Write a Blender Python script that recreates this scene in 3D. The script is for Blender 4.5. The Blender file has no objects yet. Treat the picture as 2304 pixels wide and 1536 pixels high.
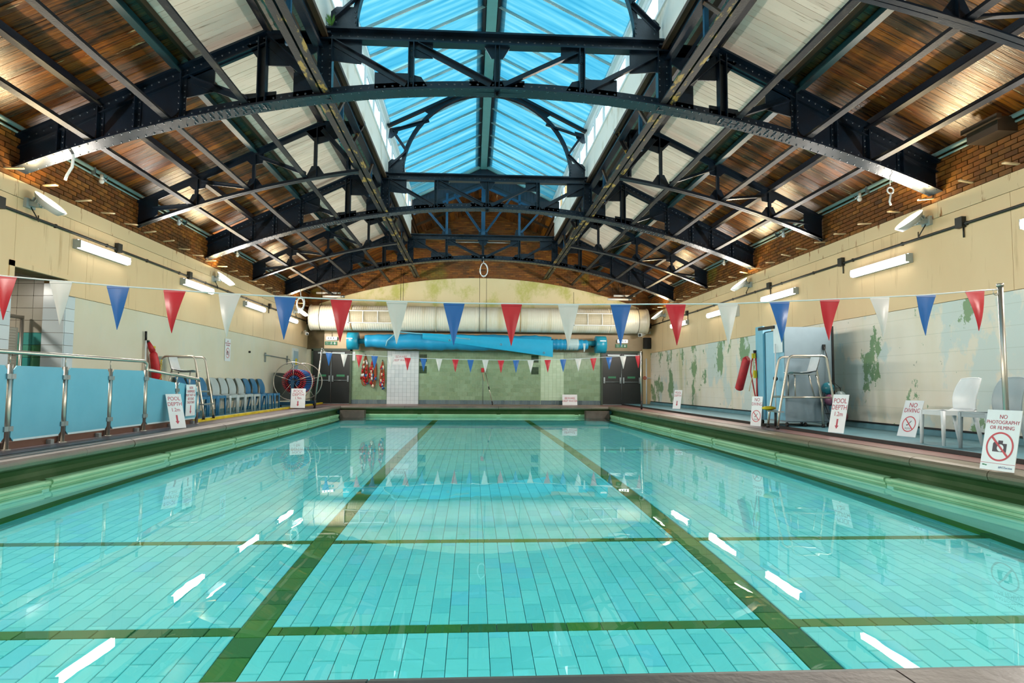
import bpy, math, random
from mathutils import Vector, Matrix
random.seed(7)
SC = bpy.context.scene
COL = SC.collection
PI = math.pi

# ------------------------------------------------------------------ camera, sky, exposure
CAM = bpy.data.cameras.new('camera')
CAM.sensor_width = 36.0
CAM.lens = 1470.0 / 2304.0 * 36.0
CAM.clip_start = 0.05
CAM.clip_end = 300
cam = bpy.data.objects.new('camera', CAM)
COL.objects.link(cam)
yaw, pitch, roll = math.radians(3.4353), math.radians(3.7577), 0.006
fw = Vector((math.sin(yaw) * math.cos(pitch), math.cos(yaw) * math.cos(pitch), math.sin(pitch)))
rt = Vector((math.cos(yaw), -math.sin(yaw), 0))
up = rt.cross(fw)
rt2 = rt * math.cos(roll) + up * math.sin(roll)
up2 = up * math.cos(roll) - rt * math.sin(roll)
cam.matrix_world = Matrix(((rt2.x, up2.x, -fw.x, 0), (rt2.y, up2.y, -fw.y, 0), (rt2.z, up2.z, -fw.z, 0.81), (0, 0, 0, 1)))
SC.camera = cam

W = bpy.data.worlds.new('overcast_sky')
SC.world = W
W.use_nodes = True
bgn = W.node_tree.nodes['Background']
bgn.inputs[0].default_value = (0.86, 0.95, 1.0, 1)
bgn.inputs[1].default_value = 11.0
TUBE_E, FLOOD_E = 9.0, 12.0
TUBE_W, FLOOD_W = 128.0, 46.0
TUBE_C, FLOOD_C = (1.0, .92, .83), (1.0, .77, .42)
vs = SC.view_settings
vs.view_transform = 'Standard'
vs.look = 'None'
vs.gamma = 1.0
vs.use_curve_mapping = False
vs.exposure = 0.52
cy = SC.cycles
cy.use_denoising = True
cy.max_bounces = 8
cy.diffuse_bounces = 5
cy.glossy_bounces = 4
cy.transmission_bounces = 6
cy.transparent_max_bounces = 12
cy.sample_clamp_indirect = 6.0
cy.caustics_reflective = False

# ------------------------------------------------------------------ mesh helpers
def V(*a):
    return Vector(a[0]) if len(a) == 1 else Vector(a)

class MB:
    def __init__(s):
        s.v = []; s.f = []; s.sm = []
    def add(s, vs, fs, smooth=False):
        n = len(s.v)
        s.v += [tuple(p) for p in vs]
        for f in fs:
            s.f.append(tuple(i + n for i in f)); s.sm.append(smooth)
        return s
    def bx(s, x0, x1, y0, y1, z0, z1):
        return s.add([(x0, y0, z0), (x1, y0, z0), (x1, y1, z0), (x0, y1, z0), (x0, y0, z1), (x1, y0, z1), (x1, y1, z1), (x0, y1, z1)],
                     [(0, 3, 2, 1), (4, 5, 6, 7), (0, 1, 5, 4), (1, 2, 6, 5), (2, 3, 7, 6), (3, 0, 4, 7)])
    def box(s, c, sx, sy, sz, ax=None):
        c = V(c)
        X, Y, Z = ax if ax else (V(1, 0, 0), V(0, 1, 0), V(0, 0, 1))
        p = [c + X * (a * sx / 2) + Y * (b * sy / 2) + Z * (d * sz / 2) for d in (-1, 1) for a, b in ((-1, -1), (1, -1), (1, 1), (-1, 1))]
        return s.add(p, [(0, 3, 2, 1), (4, 5, 6, 7), (0, 1, 5, 4), (1, 2, 6, 5), (2, 3, 7, 6), (3, 0, 4, 7)])
    def beam(s, a, b, w, h, upv=(0, 1, 0)):
        a, b = V(a), V(b)
        d = (b - a); L = d.length; d.normalize()
        u = V(upv); sd = d.cross(u)
        if sd.length < 1e-4: sd = d.cross(V(1, 0, 0))
        sd.normalize(); u = sd.cross(d).normalized()
        return s.box((a + b) / 2, L, w, h, (d, sd, u))
    def tube(s, pts, r, n=8, closed=False, caps=True):
        pts = [V(p) for p in pts]; m = len(pts)
        rr = r if isinstance(r, (list, tuple)) else [r] * m
        t0 = None; vs = []
        for i, p in enumerate(pts):
            if closed: t = pts[(i + 1) % m] - pts[i - 1]
            else: t = pts[min(i + 1, m - 1)] - pts[max(i - 1, 0)]
            t.normalize()
            if t0 is None:
                a = V(0, 0, 1) if abs(t.z) < .9 else V(1, 0, 0)
                nrm = (a - t * a.dot(t)).normalized()
            else:
                nrm = nrm - t * nrm.dot(t)
                if nrm.length < 1e-5: nrm = t.orthogonal()
                nrm.normalize()
            t0 = t; bn = t.cross(nrm)
            for k in range(n):
                an = 2 * PI * k / n
                vs.append(p + (nrm * math.cos(an) + bn * math.sin(an)) * rr[i])
        fs = []
        for i in range(m if closed else m - 1):
            j = (i + 1) % m
            for k in range(n):
                l = (k + 1) % n
                fs.append((i * n + k, i * n + l, j * n + l, j * n + k))
        s.add(vs, fs, True)
        if caps and not closed:
            b = len(s.v) - m * n
            s.f.append(tuple(b + k for k in reversed(range(n)))); s.sm.append(False)
            s.f.append(tuple(b + (m - 1) * n + k for k in range(n))); s.sm.append(False)
        return s
    def cyl(s, a, b, r, n=12, r2=None):
        return s.tube([a, b], [r, r if r2 is None else r2], n)
    def prism(s, poly, vec):
        poly = [V(p) for p in poly]; vec = V(vec); n = len(poly)
        nn = V(0, 0, 0)
        for i in range(n):
            nn += (poly[i] - poly[0]).cross(poly[(i + 1) % n] - poly[0])
        if nn.dot(vec) > 0: poly = poly[::-1]
        vs = poly + [p + vec for p in poly]
        fs = [tuple(range(n)), tuple(reversed(range(n, 2 * n)))]
        for i in range(n):
            j = (i + 1) % n
            fs.append((j, i, i + n, j + n))
        return s.add(vs, fs)
    def sph(s, c, r, nu=12, nv=8, sc=(1, 1, 1)):
        c = V(c); vs = [c + V(0, 0, r * sc[2])]; fs = []
        for j in range(1, nv):
            th = PI * j / nv
            for i in range(nu):
                ph = 2 * PI * i / nu
                vs.append(c + V(r * sc[0] * math.sin(th) * math.cos(ph), r * sc[1] * math.sin(th) * math.sin(ph), r * sc[2] * math.cos(th)))
        vs.append(c - V(0, 0, r * sc[2]))
        for i in range(nu):
            fs.append((0, 1 + i, 1 + (i + 1) % nu))
        for j in range(nv - 2):
            for i in range(nu):
                a = 1 + j * nu + i; b = 1 + j * nu + (i + 1) % nu
                fs.append((a, a + nu, b + nu, b))
        e = len(vs) - 1; o = 1 + (nv - 2) * nu
        for i in range(nu):
            fs.append((o + i, e, o + (i + 1) % nu))
        return s.add(vs, fs, True)
    def torus(s, c, R, r, ax=(0, 1, 0), n=24, m=6):
        c = V(c); ax = V(ax).normalized(); a = ax.orthogonal().normalized(); b = ax.cross(a)
        return s.tube([c + (a * math.cos(2 * PI * i / n) + b * math.sin(2 * PI * i / n)) * R for i in range(n)], r, m, True)
    def grid(s, P, smooth=True, thick=None):
        r, c = len(P), len(P[0])
        s.add([p for row in P for p in row], [(i * c + j, i * c + j + 1, (i + 1) * c + j + 1, (i + 1) * c + j) for i in range(r - 1) for j in range(c - 1)], smooth)
        return s
    def rivet(s, p, nrm, r=.017, h=.013):
        p = V(p); nrm = V(nrm).normalized(); a = nrm.orthogonal().normalized(); b = nrm.cross(a)
        vs = [p + (a * math.cos(k * PI / 3) + b * math.sin(k * PI / 3)) * r for k in range(6)] + [p + nrm * h]
        return s.add(vs, [(k, (k + 1) % 6, 6) for k in range(6)], True)
    def mesh(s, name, mat):
        me = bpy.data.meshes.new(name)
        me.from_pydata(s.v, [], s.f)
        me.polygons.foreach_set('use_smooth', s.sm)
        if mat: me.materials.append(mat)
        me.update()
        return me

OFF = {}
def link(name, data, parent=None):
    o = bpy.data.objects.new(name, data)
    COL.objects.link(o)
    if parent is not None: o.parent = parent
    OFF[o.name] = OFF.get(parent.name, V(0, 0, 0)) if parent is not None else V(0, 0, 0)
    return o
def tag(o, label=None, cat=None, group=None, kind=None):
    if label: o['label'] = label
    if cat: o['category'] = cat
    if group: o['group'] = group
    if kind: o['kind'] = kind
    return o
def thing(name, label, cat, loc=(0, 0, 0), group=None):
    o = link(name, None)
    o.empty_display_size = .1
    o.location = loc
    OFF[o.name] = V(loc)
    return tag(o, label, cat, group)
def struct(name, loc=(0, 0, 0), label=None):
    o = link(name, None); o.location = loc; OFF[o.name] = V(loc)
    return tag(o, label, kind='structure')
def part(name, mb, mat, parent=None, label=None, kind=None):
    """one mesh object; the builder's points are in world space"""
    off = OFF.get(parent.name, V(0, 0, 0)) if parent is not None else V(0, 0, 0)
    if off.length > 0: mb.v = [(p[0] - off.x, p[1] - off.y, p[2] - off.z) for p in mb.v]
    o = link(name, mb.mesh(name, mat), parent)
    return tag(o, label, kind=kind)
def single(name, mb, mat, label, cat, group=None, loc=None):
    """a thing of one mesh, its origin at loc"""
    if loc is not None: mb.v = [(p[0] - loc[0], p[1] - loc[1], p[2] - loc[2]) for p in mb.v]
    o = link(name, mb.mesh(name, mat))
    if loc is not None: o.location = loc; OFF[o.name] = V(loc)
    return tag(o, label, cat, group)
def dup(root, loc=None, rz=None, label=None, mats=None):
    r = root.copy(); COL.objects.link(r)
    if loc is not None: r.location = loc
    if rz is not None: r.rotation_euler = (root.rotation_euler[0], root.rotation_euler[1], rz)
    if label: r['label'] = label
    def rec(src, dst):
        for ch in list(src.children):
            c = ch.copy(); COL.objects.link(c); c.parent = dst
            if mats and c.type == 'MESH' and c.data.materials[0].name in mats:
                key = (c.data.name, mats[c.data.materials[0].name].name)
                if key not in MCACHE:
                    d = c.data.copy(); d.materials[0] = mats[c.data.materials[0].name]; MCACHE[key] = d
                c.data = MCACHE[key]
            rec(ch, c)
    rec(root, r)
    return r
MCACHE = {}
ORD = ['', 'first', 'second', 'third', 'fourth', 'fifth', 'sixth', 'seventh', 'eighth', 'ninth', 'tenth', 'eleventh', 'twelfth', 'thirteenth',
       'fourteenth', 'fifteenth', 'sixteenth', 'seventeenth', 'eighteenth', 'nineteenth', 'twentieth', 'twenty-first', 'twenty-second']

# ------------------------------------------------------------------ materials
def lin(h):
    h = h.lstrip('#')
    c = [int(h[i:i + 2], 16) / 255 for i in (0, 2, 4)]
    return tuple(x / 12.92 if x <= .04045 else ((x + .055) / 1.055) ** 2.4 for x in c) + (1,)
class N:
    def __init__(s, name):
        s.m = bpy.data.materials.new(name); s.m.use_nodes = True
        s.t = s.m.node_tree; s.n = s.t.nodes; s.n.clear()
        s.out = s.n.new('ShaderNodeOutputMaterial')
        s.b = s.n.new('ShaderNodeBsdfPrincipled')
        s.t.links.new(s.b.outputs[0], s.out.inputs[0])
        s.tc = s.n.new('ShaderNodeTexCoord')
    def L(s, a, b): s.t.links.new(a, b)
    def mp(s, scale=(1, 1, 1), rot=(0, 0, 0)):
        m = s.n.new('ShaderNodeMapping'); m.inputs['Scale'].default_value = scale; m.inputs['Rotation'].default_value = rot
        s.L(s.tc.outputs['Object'], m.inputs[0]); return m.outputs[0]
    def noise(s, scale=5, stretch=(1, 1, 1), detail=4, rough=.55, off=None):
        t = s.n.new('ShaderNodeTexNoise'); t.inputs['Scale'].default_value = scale; t.inputs['Detail'].default_value = detail
        t.inputs['Roughness'].default_value = rough
        v = s.mp(stretch)
        if off is not None:
            a = s.n.new('ShaderNodeVectorMath'); a.operation = 'ADD'; s.L(v, a.inputs[0]); s.L(off, a.inputs[1]); v = a.outputs[0]
        s.L(v, t.inputs['Vector']); return t.outputs[0]
    def ramp(s, fac, stops, interp='LINEAR'):
        r = s.n.new('ShaderNodeValToRGB'); e = r.color_ramp; e.interpolation = interp
        while len(e.elements) < len(stops): e.elements.new(.5)
        for el, (p, c) in zip(e.elements, stops):
            el.position = p; el.color = c if len(c) == 4 else tuple(c) + (1,)
        s.L(fac, r.inputs[0]); return r.outputs[0]
    def mix(s, fac, a, b, mode='MIX'):
        m = s.n.new('ShaderNodeMix'); m.data_type = 'RGBA'; m.blend_type = mode
        for i, x in ((0, fac), (6, a), (7, b)):
            if isinstance(x, (int, float)): m.inputs[i].default_value = x
            elif isinstance(x, tuple): m.inputs[i].default_value = x
            else: s.L(x, m.inputs[i])
        return m.outputs[2]
    def math(s, op, a, b=0.0):
        m = s.n.new('ShaderNodeMath'); m.operation = op
        for i, x in ((0, a), (1, b)):
            if isinstance(x, (int, float)): m.inputs[i].default_value = x
            else: s.L(x, m.inputs[i])
        return m.outputs[0]
    def step(s, fac, lo, hi):
        m = s.n.new('ShaderNodeMapRange'); m.inputs[1].default_value = lo; m.inputs[2].default_value = hi
        s.L(fac, m.inputs[0]); return m.outputs[0]
    def rnd(s):
        o = s.n.new('ShaderNodeObjectInfo'); g = s.n.new('ShaderNodeNewGeometry')
        return s.math('FRACT', s.math('ADD', o.outputs['Random'], g.outputs['Random Per Island']))
    def sep(s):
        x = s.n.new('ShaderNodeSeparateXYZ'); s.L(s.tc.outputs['Object'], x.inputs[0]); return x.outputs
    def brick(s, w, h, mortar=.03, rot=(0, 0, 0), off=.5, c1=(1, 1, 1, 1), c2=(.9, .9, .9, 1), cm=(0, 0, 0, 1)):
        t = s.n.new('ShaderNodeTexBrick'); t.offset = off
        for k, x in (('Scale', 1), ('Brick Width', w), ('Row Height', h), ('Mortar Size', mortar), ('Color1', c1), ('Color2', c2), ('Mortar', cm)):
            t.inputs[k].default_value = x
        s.L(s.mp((1, 1, 1), rot), t.inputs['Vector']); return t.outputs
    def bump(s, h, strength=.3, dist=.01):
        b = s.n.new('ShaderNodeBump'); b.inputs['Strength'].default_value = strength; b.inputs['Distance'].default_value = dist
        s.L(h, b.inputs['Height']); s.L(b.outputs[0], s.b.inputs['Normal']); return b
    def set(s, **k):
        for key, x in k.items():
            i = s.b.inputs[{'col': 'Base Color', 'rough': 'Roughness', 'metal': 'Metallic', 'spec': 'Specular IOR Level', 'coat': 'Coat Weight'}[key]]
            if isinstance(x, (int, float, tuple)): i.default_value = x
            else: s.L(x, i)
        return s

def plain(name, col, rough=.5, metal=0, col2=None, scale=6, stretch=(1, 1, 1), lo=.4, hi=.65, bump=0, bscale=40, spec=.5):
    m = N(name); c = lin(col)
    if col2: c = m.mix(m.step(m.noise(scale, stretch), lo, hi), c, lin(col2))
    else: c = m.mix(m.step(m.noise(scale, stretch), .3, .7), tuple(x * .93 for x in c[:3]) + (1,), c)
    m.set(col=c, rough=rough, metal=metal, spec=spec)
    if bump: m.bump(m.noise(bscale, stretch), bump, .01)
    return m.m
def emit(name, col, strength):
    m = N(name); m.n.remove(m.b)
    e = m.n.new('ShaderNodeEmission'); e.inputs[0].default_value = lin(col); e.inputs[1].default_value = strength
    m.L(e.outputs[0], m.out.inputs[0]); return m.m

STEEL = plain('dark_painted_steel', '#081724', .3, 0, '#0a1018', 3, (1, 1, 1), .45, .75, .15, 60, .4)
m = N('weathered_tie_steel')
c = m.mix(m.step(m.noise(9, (1, .25, 1), 6), .55, .68), lin('#0a0e16'), lin('#3a352c'))
m.set(col=c, rough=.5, spec=.2); m.bump(m.noise(50), .2); TIE = m.m
m = N('flaking_tie_steel')
c = m.mix(m.step(m.noise(6, (1, .3, 1), 8, .7), .55, .60), lin('#121215'), lin('#8a7233'))
m.set(col=c, rough=.5, spec=.25); m.bump(m.noise(50), .25); FLAKE = m.m
TEAL = plain('teal_purlin_paint', '#0a3036', .45, 0, '#121719', 4, (1, .4, 1), .5, .7, .1, spec=.25)
TIMBER = plain('old_timber', '#4b3722', .6, 0, '#2a1c10', 6, (1, .15, 1), .4, .65, .3)

m = N('stained_roof_plank')
r = m.rnd()
cm = m.n.new('ShaderNodeCombineXYZ'); m.L(m.math('MULTIPLY', r, 37.0), cm.inputs[0]); m.L(m.math('MULTIPLY', r, 91.0), cm.inputs[1])
st = m.noise(5, (.22, 3.2, 1), 5, .6, cm.outputs[0])
base = m.ramp(r, [(0, lin('#1c110a')), (.2, lin('#3a1f0e')), (.38, lin('#63350f')), (.52, lin('#2c1a10')), (.66, lin('#8a5212')), (.78, lin('#5a2a10')), (.9, lin('#4b3b2b')), (1, lin('#2a190c'))])
c = m.mix(m.math('MULTIPLY', m.step(st, .42, .72), .6), base, lin('#9a5a12'))
c = m.mix(m.step(m.noise(7, (.3, 5, 1), 4, .6, cm.outputs[0]), .5, .7), c, lin('#140c07'))
pe = m.math('MULTIPLY', m.step(m.noise(3.2, (.35, 4, 1), 7, .65, cm.outputs[0]), .62, .64), m.step(r, .72, .76))
c = m.mix(pe, c, lin('#b9a880'))
m.set(col=c, rough=m.ramp(st, [(.3, (.22, .22, .22, 1)), (.75, (.45, .45, .45, 1))]), spec=.42); m.bump(m.noise(9, (.35, 6, 1), 6), .6, .008); PLANK = m.m
m = N('white_roof_board')
r = m.rnd()
cm = m.n.new('ShaderNodeCombineXYZ'); m.L(m.math('MULTIPLY', r, 37.0), cm.inputs[0]); m.L(m.math('MULTIPLY', r, 91.0), cm.inputs[1])
c = m.mix(r, lin('#c3b3a6'), lin('#d2c5b8'))
c = m.mix(m.step(m.noise(4, (.3, 5, 1), 6, .62, cm.outputs[0]), .6, .68), c, lin('#6a583c'))
m.set(col=c, rough=.55); m.bump(m.noise(9, (.2, 6, 1), 4), .15, .006); WBOARD = m.m
m = N('stained_brick')
r = m.rnd()
c = m.ramp(r, [(0, lin('#5b3514')), (.3, lin('#7a4a18')), (.55, lin('#6b3c12')), (.8, lin('#8c5a20')), (1, lin('#4a2c12'))])
c = m.mix(m.step(m.noise(1.1, (1, 1, 1), 5), .5, .72), c, lin('#3b2a12'))
c = m.mix(m.step(m.noise(.7, (1, 1, 1), 4), .6, .75), c, lin('#6a6a1c'))
m.set(col=c, rough=.45, spec=.4); m.bump(m.noise(30), .4, .006); BRICK = m.m
MORTAR = plain('brick_mortar', '#8a6a3a', .8, 0, '#5a4220', 3)
BEIGE = N('beige_wall_panel')
m = BEIGE
c = m.mix(m.step(m.noise(.8, (1, 1, .6), 4), .3, .75), lin('#e6caa0'), lin('#dcbd92'))
c = m.mix(m.math('MULTIPLY', m.step(m.noise(6, (1, 1, .12), 5, .6), .6, .7), .35), c, lin('#9a6f3a'))
m.set(col=c, rough=.33, spec=.4); m.bump(m.noise(3), .06, .01); BEIGE = m.m
m = N('rust_streaked_panel')
c = m.mix(m.step(m.noise(7, (1, 1, .2), 5, .6), .6, .66), lin('#d8c19a'), lin('#8a5526'))
m.set(col=c, rough=.4); RUSTP = m.m
m = N('cream_tiled_wall')
bk = m.brick(.3, .15, .004, (PI / 2, 0, PI / 2))
c = m.mix(m.step(m.noise(.9, (1, 1, 1), 5), .4, .7), lin('#e0dac6'), lin('#d9d2b9'))
zz = m.sep()
low = m.step(zz[2], 1.0, .3)
c = m.mix(m.math('MULTIPLY', m.step(m.noise(1.6, (1, 1.6, .55), 5, .6), .56, .6), m.math('ADD', m.math('MULTIPLY', low, .8), .1)), c, lin('#b9d2d6'))
c = m.mix(m.math('MULTIPLY', bk[1], .16), c, lin('#8a8468'))
m.set(col=c, rough=.3, spec=.4); m.bump(m.math('SUBTRACT', 1, bk[1]), .1, .003); CREAM = m.m
m = N('peeling_painted_tile')
bk = m.brick(.3, .15, .005, (PI / 2, 0, PI / 2))
s3 = m.sep()
far = m.step(s3[1], 9.0, 17.0)
c = m.mix(m.step(m.noise(.9, (1, 1, .7), 5), .35, .65), lin('#e8e3d8'), lin('#e2d8c6'))
c = m.mix(m.math('MULTIPLY', m.step(m.noise(.8, (1, 1, .7), 6, .62), .53, .57), .75), c, lin('#c2d4d4'))
gr = m.math('SUBTRACT', m.noise(1.25, (1, 1, .7), 9, .68), m.math('MULTIPLY', m.math('SUBTRACT', 1, far), .055))
c = m.mix(m.step(gr, .555, .562), c, lin('#7f9d78'))
ye = m.math('MULTIPLY', m.step(m.noise(1.3, (1, 1, .1), 6, .6), .54, .70), m.math('MULTIPLY', far, .6))
c = m.mix(ye, c, lin('#b0b46a'))
c = m.mix(m.math('MULTIPLY', m.step(m.noise(5, (1, 1, .8), 6, .7), .67, .7), .6), c, lin('#5c6a48'))
c = m.mix(m.math('MULTIPLY', bk[1], .2), c, lin('#7f8a6a'))
m.set(col=c, rough=.42, spec=.4); m.bump(m.math('SUBTRACT', 1, bk[1]), .15, .003); PEEL = m.m
m = N('algae_stained_plaster')
c = m.mix(m.step(m.noise(.5, (1, 1, 1), 5), .35, .7), lin('#d8cfa9'), lin('#cfc59b'))
c = m.mix(m.math('MULTIPLY', m.step(m.noise(1.1, (1, 1, .8), 8, .68), .49, .63), .7), c, lin('#a3ab3c'))
m.set(col=c, rough=.6); PLASTER = m.m
DARKWALL = plain('bare_damp_plaster', '#6a5a3c', .7, 0, '#4a3d28', 2)
GTILE = None
def tilemat(name, cols, rough=.22, spec=.5):
    m = N(name); r = m.rnd()
    c = m.ramp(r, [(i / max(1, len(cols) - 1), lin(x)) for i, x in enumerate(cols)])
    m.set(col=c, rough=rough, spec=spec); return m.m
GTILE = tilemat('sage_green_tile', ['#7d9a7a', '#8ba889', '#769272', '#859f80', '#7f9b78'])
PGTILE = tilemat('pale_green_tile', ['#b2ccb0', '#bcd4ba', '#acc6a8'])
WTILE = tilemat('white_glazed_tile', ['#c2ced4', '#cbd6da', '#bccad0'])
SKTILE = tilemat('slate_skirting_tile', ['#5a6f78', '#66797f', '#4f646c'])
DGTILE = plain('dark_green_tile', '#123a20', .2)
GREYTILE = tilemat('warm_grey_tile', ['#a39f90', '#aaa596', '#9d998a'], .3)
TEALTILE = tilemat('teal_band_tile', ['#2f8a86', '#4a9a93', '#4a8a52', '#3d8f88'], .2)
PTILE = tilemat('turquoise_pool_tile', ['#66d4d8', '#70dcde', '#5ecdd4', '#69d7d9', '#6fdbde', '#62cee0'], .6, .1)
PGREEN = tilemat('green_lane_tile', ['#2f6f34', '#37783a', '#2a6640', '#3f7d36'], .6, .1)
GROUT = plain('pool_grout', '#4f8e90', .8, spec=.1)
PWALL = N('pool_wall_tile')
m = PWALL
bk = m.brick(.25, .125, .006, (PI / 2, 0, PI / 2))
c = m.mix(m.step(m.noise(1.5), .35, .65), lin('#a4e2d8'), lin('#98dad0'))
c = m.mix(m.math('MULTIPLY', bk[1], .4), c, lin('#3d7a72'))
m.set(col=c, rough=.3); PWALL = m.m
STONE = plain('worn_coping_stone', '#756a60', .5, 0, '#5d5a4c', 2.2, (1, .5, 1), .35, .65, .3, 25)
def stone(name, col, col2, moss):
    m = N(name)
    c = m.mix(m.step(m.noise(2.2, (1, .5, 1)), .35, .65), lin(col), lin(col2))
    z = m.math('ADD', m.sep()[2], m.math('MULTIPLY', m.math('SUBTRACT', m.noise(5, (1, .6, 1), 5), .5), .09))
    c = m.mix(m.math('MULTIPLY', m.step(z, -.035, -.085), .85), c, lin(moss))
    m.set(col=c, rough=.5); m.bump(m.noise(25), .3, .01); return m.m
STONE = stone('mossy_coping_stone', '#756a62', '#5d5652', '#566a50')
STONE2 = stone('mossy_olive_coping_stone', '#6e634e', '#5c5645', '#4f5c40')
NEARST = plain('grey_brown_edge_stone', '#4a423f', .42, 0, '#3a3533', 3, (1, 1, 1), .35, .7, .2, 30)
TROUGH = plain('dark_green_glaze', '#2c4826', .45, 0, '#44583a', 2, (1, .6, 1), .55, .75, .1, 40, .12)
LIP = plain('light_green_glaze', '#84b48a', .4, 0, '#94c29a', 2, (1, .5, 1), .4, .6, .08)
DECKL = plain('mauve_deck_tile', '#63575e', .35, 0, '#746770', 2, (1, .4, 1), .35, .7, .15, 20)
DECKR = plain('red_deck_tile', '#7d5a55', .35, 0, '#8d6a64', 2, (1, .4, 1), .35, .7, .15, 20)
MAT = plain('blue_rubber_mat', '#5c8e9b', .55, 0, '#537f8c', 4, (1, 1, 1), .3, .7, .2, 90)
BLACK = plain('black_rubber', '#0d0f11', .5)
YELLOW = plain('yellow_paint', '#d8c21c', .45, 0, '#c2aa18', 4)
CHROME = plain('brushed_stainless_steel', '#b9b4aa', .36, .9)
GALV = plain('galvanised_steel', '#8f9a9e', .4, .8)
PANELB = plain('blue_frosted_panel', '#64acc4', .35, 0, '#5aa4bd', 1.2)
WHITEP = plain('white_plastic', '#d8dde0', .3)
GREYP = plain('grey_plastic', '#98a6ac', .4)
PALEP = plain('pale_grey_plastic', '#a9b8bb', .4)
BLUEP = plain('blue_plastic', '#2b6f98', .4)
SIGNW = plain('white_sign_board', '#dfe4e8', .35)
REDINK = plain('red_print', '#b03048', .5)
DARKINK = plain('dark_print', '#3a3340', .5)
BLUEINK = plain('blue_print', '#2a5a8a', .5)
GREENINK = plain('green_print', '#2f7f58', .5)
REDF = plain('red_vinyl', '#b8202f', .35); WHITEF = plain('white_vinyl', '#c8c8c6', .35); BLUEF = plain('blue_vinyl', '#1c5fa6', .35)
CORDW = plain('white_cord', '#d0d8da', .5)
RED = plain('red_nylon', '#c01c26', .5, 0, '#a01820', 6)
DOORB = plain('dark_green_door', '#10191b', .35)
DUCT = N('ribbed_white_duct')
m = DUCT
wv = m.n.new('ShaderNodeTexWave'); wv.wave_type = 'BANDS'; wv.bands_direction = 'X'; wv.inputs['Scale'].default_value = 3.6
m.L(m.tc.outputs['Object'], wv.inputs[0])
c = m.mix(m.step(m.noise(.7, (3, .5, .5), 5), .5, .75), lin('#d6d3c4'), lin('#c2b590'))
m.set(col=c, rough=.35); m.bump(wv.outputs[0], .2, .02); DUCT = m.m
RUST = plain('rust_stain', '#9a6a2a', .7, 0, '#c2a060', 5, (1, 1, .3))
COVER = plain('blue_pool_cover', '#1f93c2', .42, 0, '#1a86b6', 2, (1, 1, 1), .35, .65, .5, 6)
COVERB = plain('teal_cover_disc', '#1b8fae', .35)
CLEARW = plain('torn_clear_sheeting', '#a8c2c8', .4)
ORANGE = plain('orange_rope', '#a8532a', .6)
NAVY = plain('navy_blue_frame', '#12405c', .4)
LBLUE = plain('light_blue_paint', '#76b0c8', .4)
GREYB = plain('blue_grey_panel', '#7d919d', .42)
LAMPG = plain('grey_lamp_body', '#a8b0b0', .4)
CONDUIT = plain('dark_conduit', '#22231f', .5)
PIPEG = plain('pale_green_pipe', '#8fa7a6', .4)
GABLE = plain('dark_blue_gable_board', '#1b2530', .5, 0, '#2a2733', 5, (4, 1, .5))
FRAMEW = plain('white_window_frame', '#ccd6d8', .45)
LANTW = plain('flaking_white_panel', '#c3c5be', .6, 0, '#a19a86', 2.5, (1, 1, .6), .55, .75, .2)
PALEGREEN = plain('pale_green_ridge', '#9fc0bd', .4)
PLANT = plain('fern_green', '#4c7a2c', .6)
STRIPW = plain('pale_batten', '#d6bd94', .6)
TUBE = emit('tube_glow', '#fff6e8', TUBE_E)
FLOOD = emit('flood_glow', '#ffe9b8', FLOOD_E)
EXITG = emit('exit_lamp_glow', '#e6f2f2', 2.6)

m = N('blue_polycarbonate'); m.n.remove(m.b)
r = m.rnd()
cm = m.n.new('ShaderNodeCombineXYZ'); m.L(m.math('MULTIPLY', r, 37.0), cm.inputs[0]); m.L(m.math('MULTIPLY', r, 91.0), cm.inputs[1])
sk = m.noise(3.0, (.12, 2.6, 1), 5, .6, cm.outputs[0])
c = m.ramp(sk, [(.34, (.22, .66, .84, 1)), (.5, (.36, .80, .94, 1)), (.66, (.64, .95, 1.0, 1))])
tr = m.n.new('ShaderNodeBsdfTransparent'); tl = m.n.new('ShaderNodeBsdfTranslucent'); ad = m.n.new('ShaderNodeMixShader')
c2 = m.mix(1.0, c, (.213, .213, .213, 1), 'MULTIPLY')
m.L(c2, tr.inputs[0]); m.L(c, tl.inputs[0]); ad.inputs[0].default_value = .07
m.L(tr.outputs[0], ad.inputs[1]); m.L(tl.outputs[0], ad.inputs[2]); m.L(ad.outputs[0], m.out.inputs[0]); PANE = m.m
m = N('clear_window_glass'); m.n.remove(m.b)
tr = m.n.new('ShaderNodeBsdfTransparent'); tr.inputs[0].default_value = (.72, .8, .82, 1)
gl = m.n.new('ShaderNodeBsdfGlossy'); gl.inputs[1].default_value = .05; mx = m.n.new('ShaderNodeMixShader'); mx.inputs[0].default_value = .05
m.L(tr.outputs[0], mx.inputs[1]); m.L(gl.outputs[0], mx.inputs[2]); m.L(mx.outputs[0], m.out.inputs[0]); GLASS = m.m
m = N('pool_water'); m.n.remove(m.b)
tr = m.n.new('ShaderNodeBsdfTransparent'); tr.inputs[0].default_value = (.86, 1, 1, 1)
g = m.n.new('ShaderNodeBsdfGlossy'); g.inputs['Roughness'].default_value = 0.0
ge = m.n.new('ShaderNodeNewGeometry'); dt_ = m.n.new('ShaderNodeVectorMath'); dt_.operation = 'DOT_PRODUCT'; m.L(ge.outputs['Incoming'], dt_.inputs[0]); mx = m.n.new('ShaderNodeMixShader')
h1 = m.noise(.55, (1, .6, 1), 2, .4); h2 = m.noise(3.5, (1, .5, 1), 2, .5)
hh = m.math('ADD', h1, m.math('MULTIPLY', h2, .1))
b = m.n.new('ShaderNodeBump'); b.inputs['Strength'].default_value = .35; b.inputs['Distance'].default_value = .02
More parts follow.
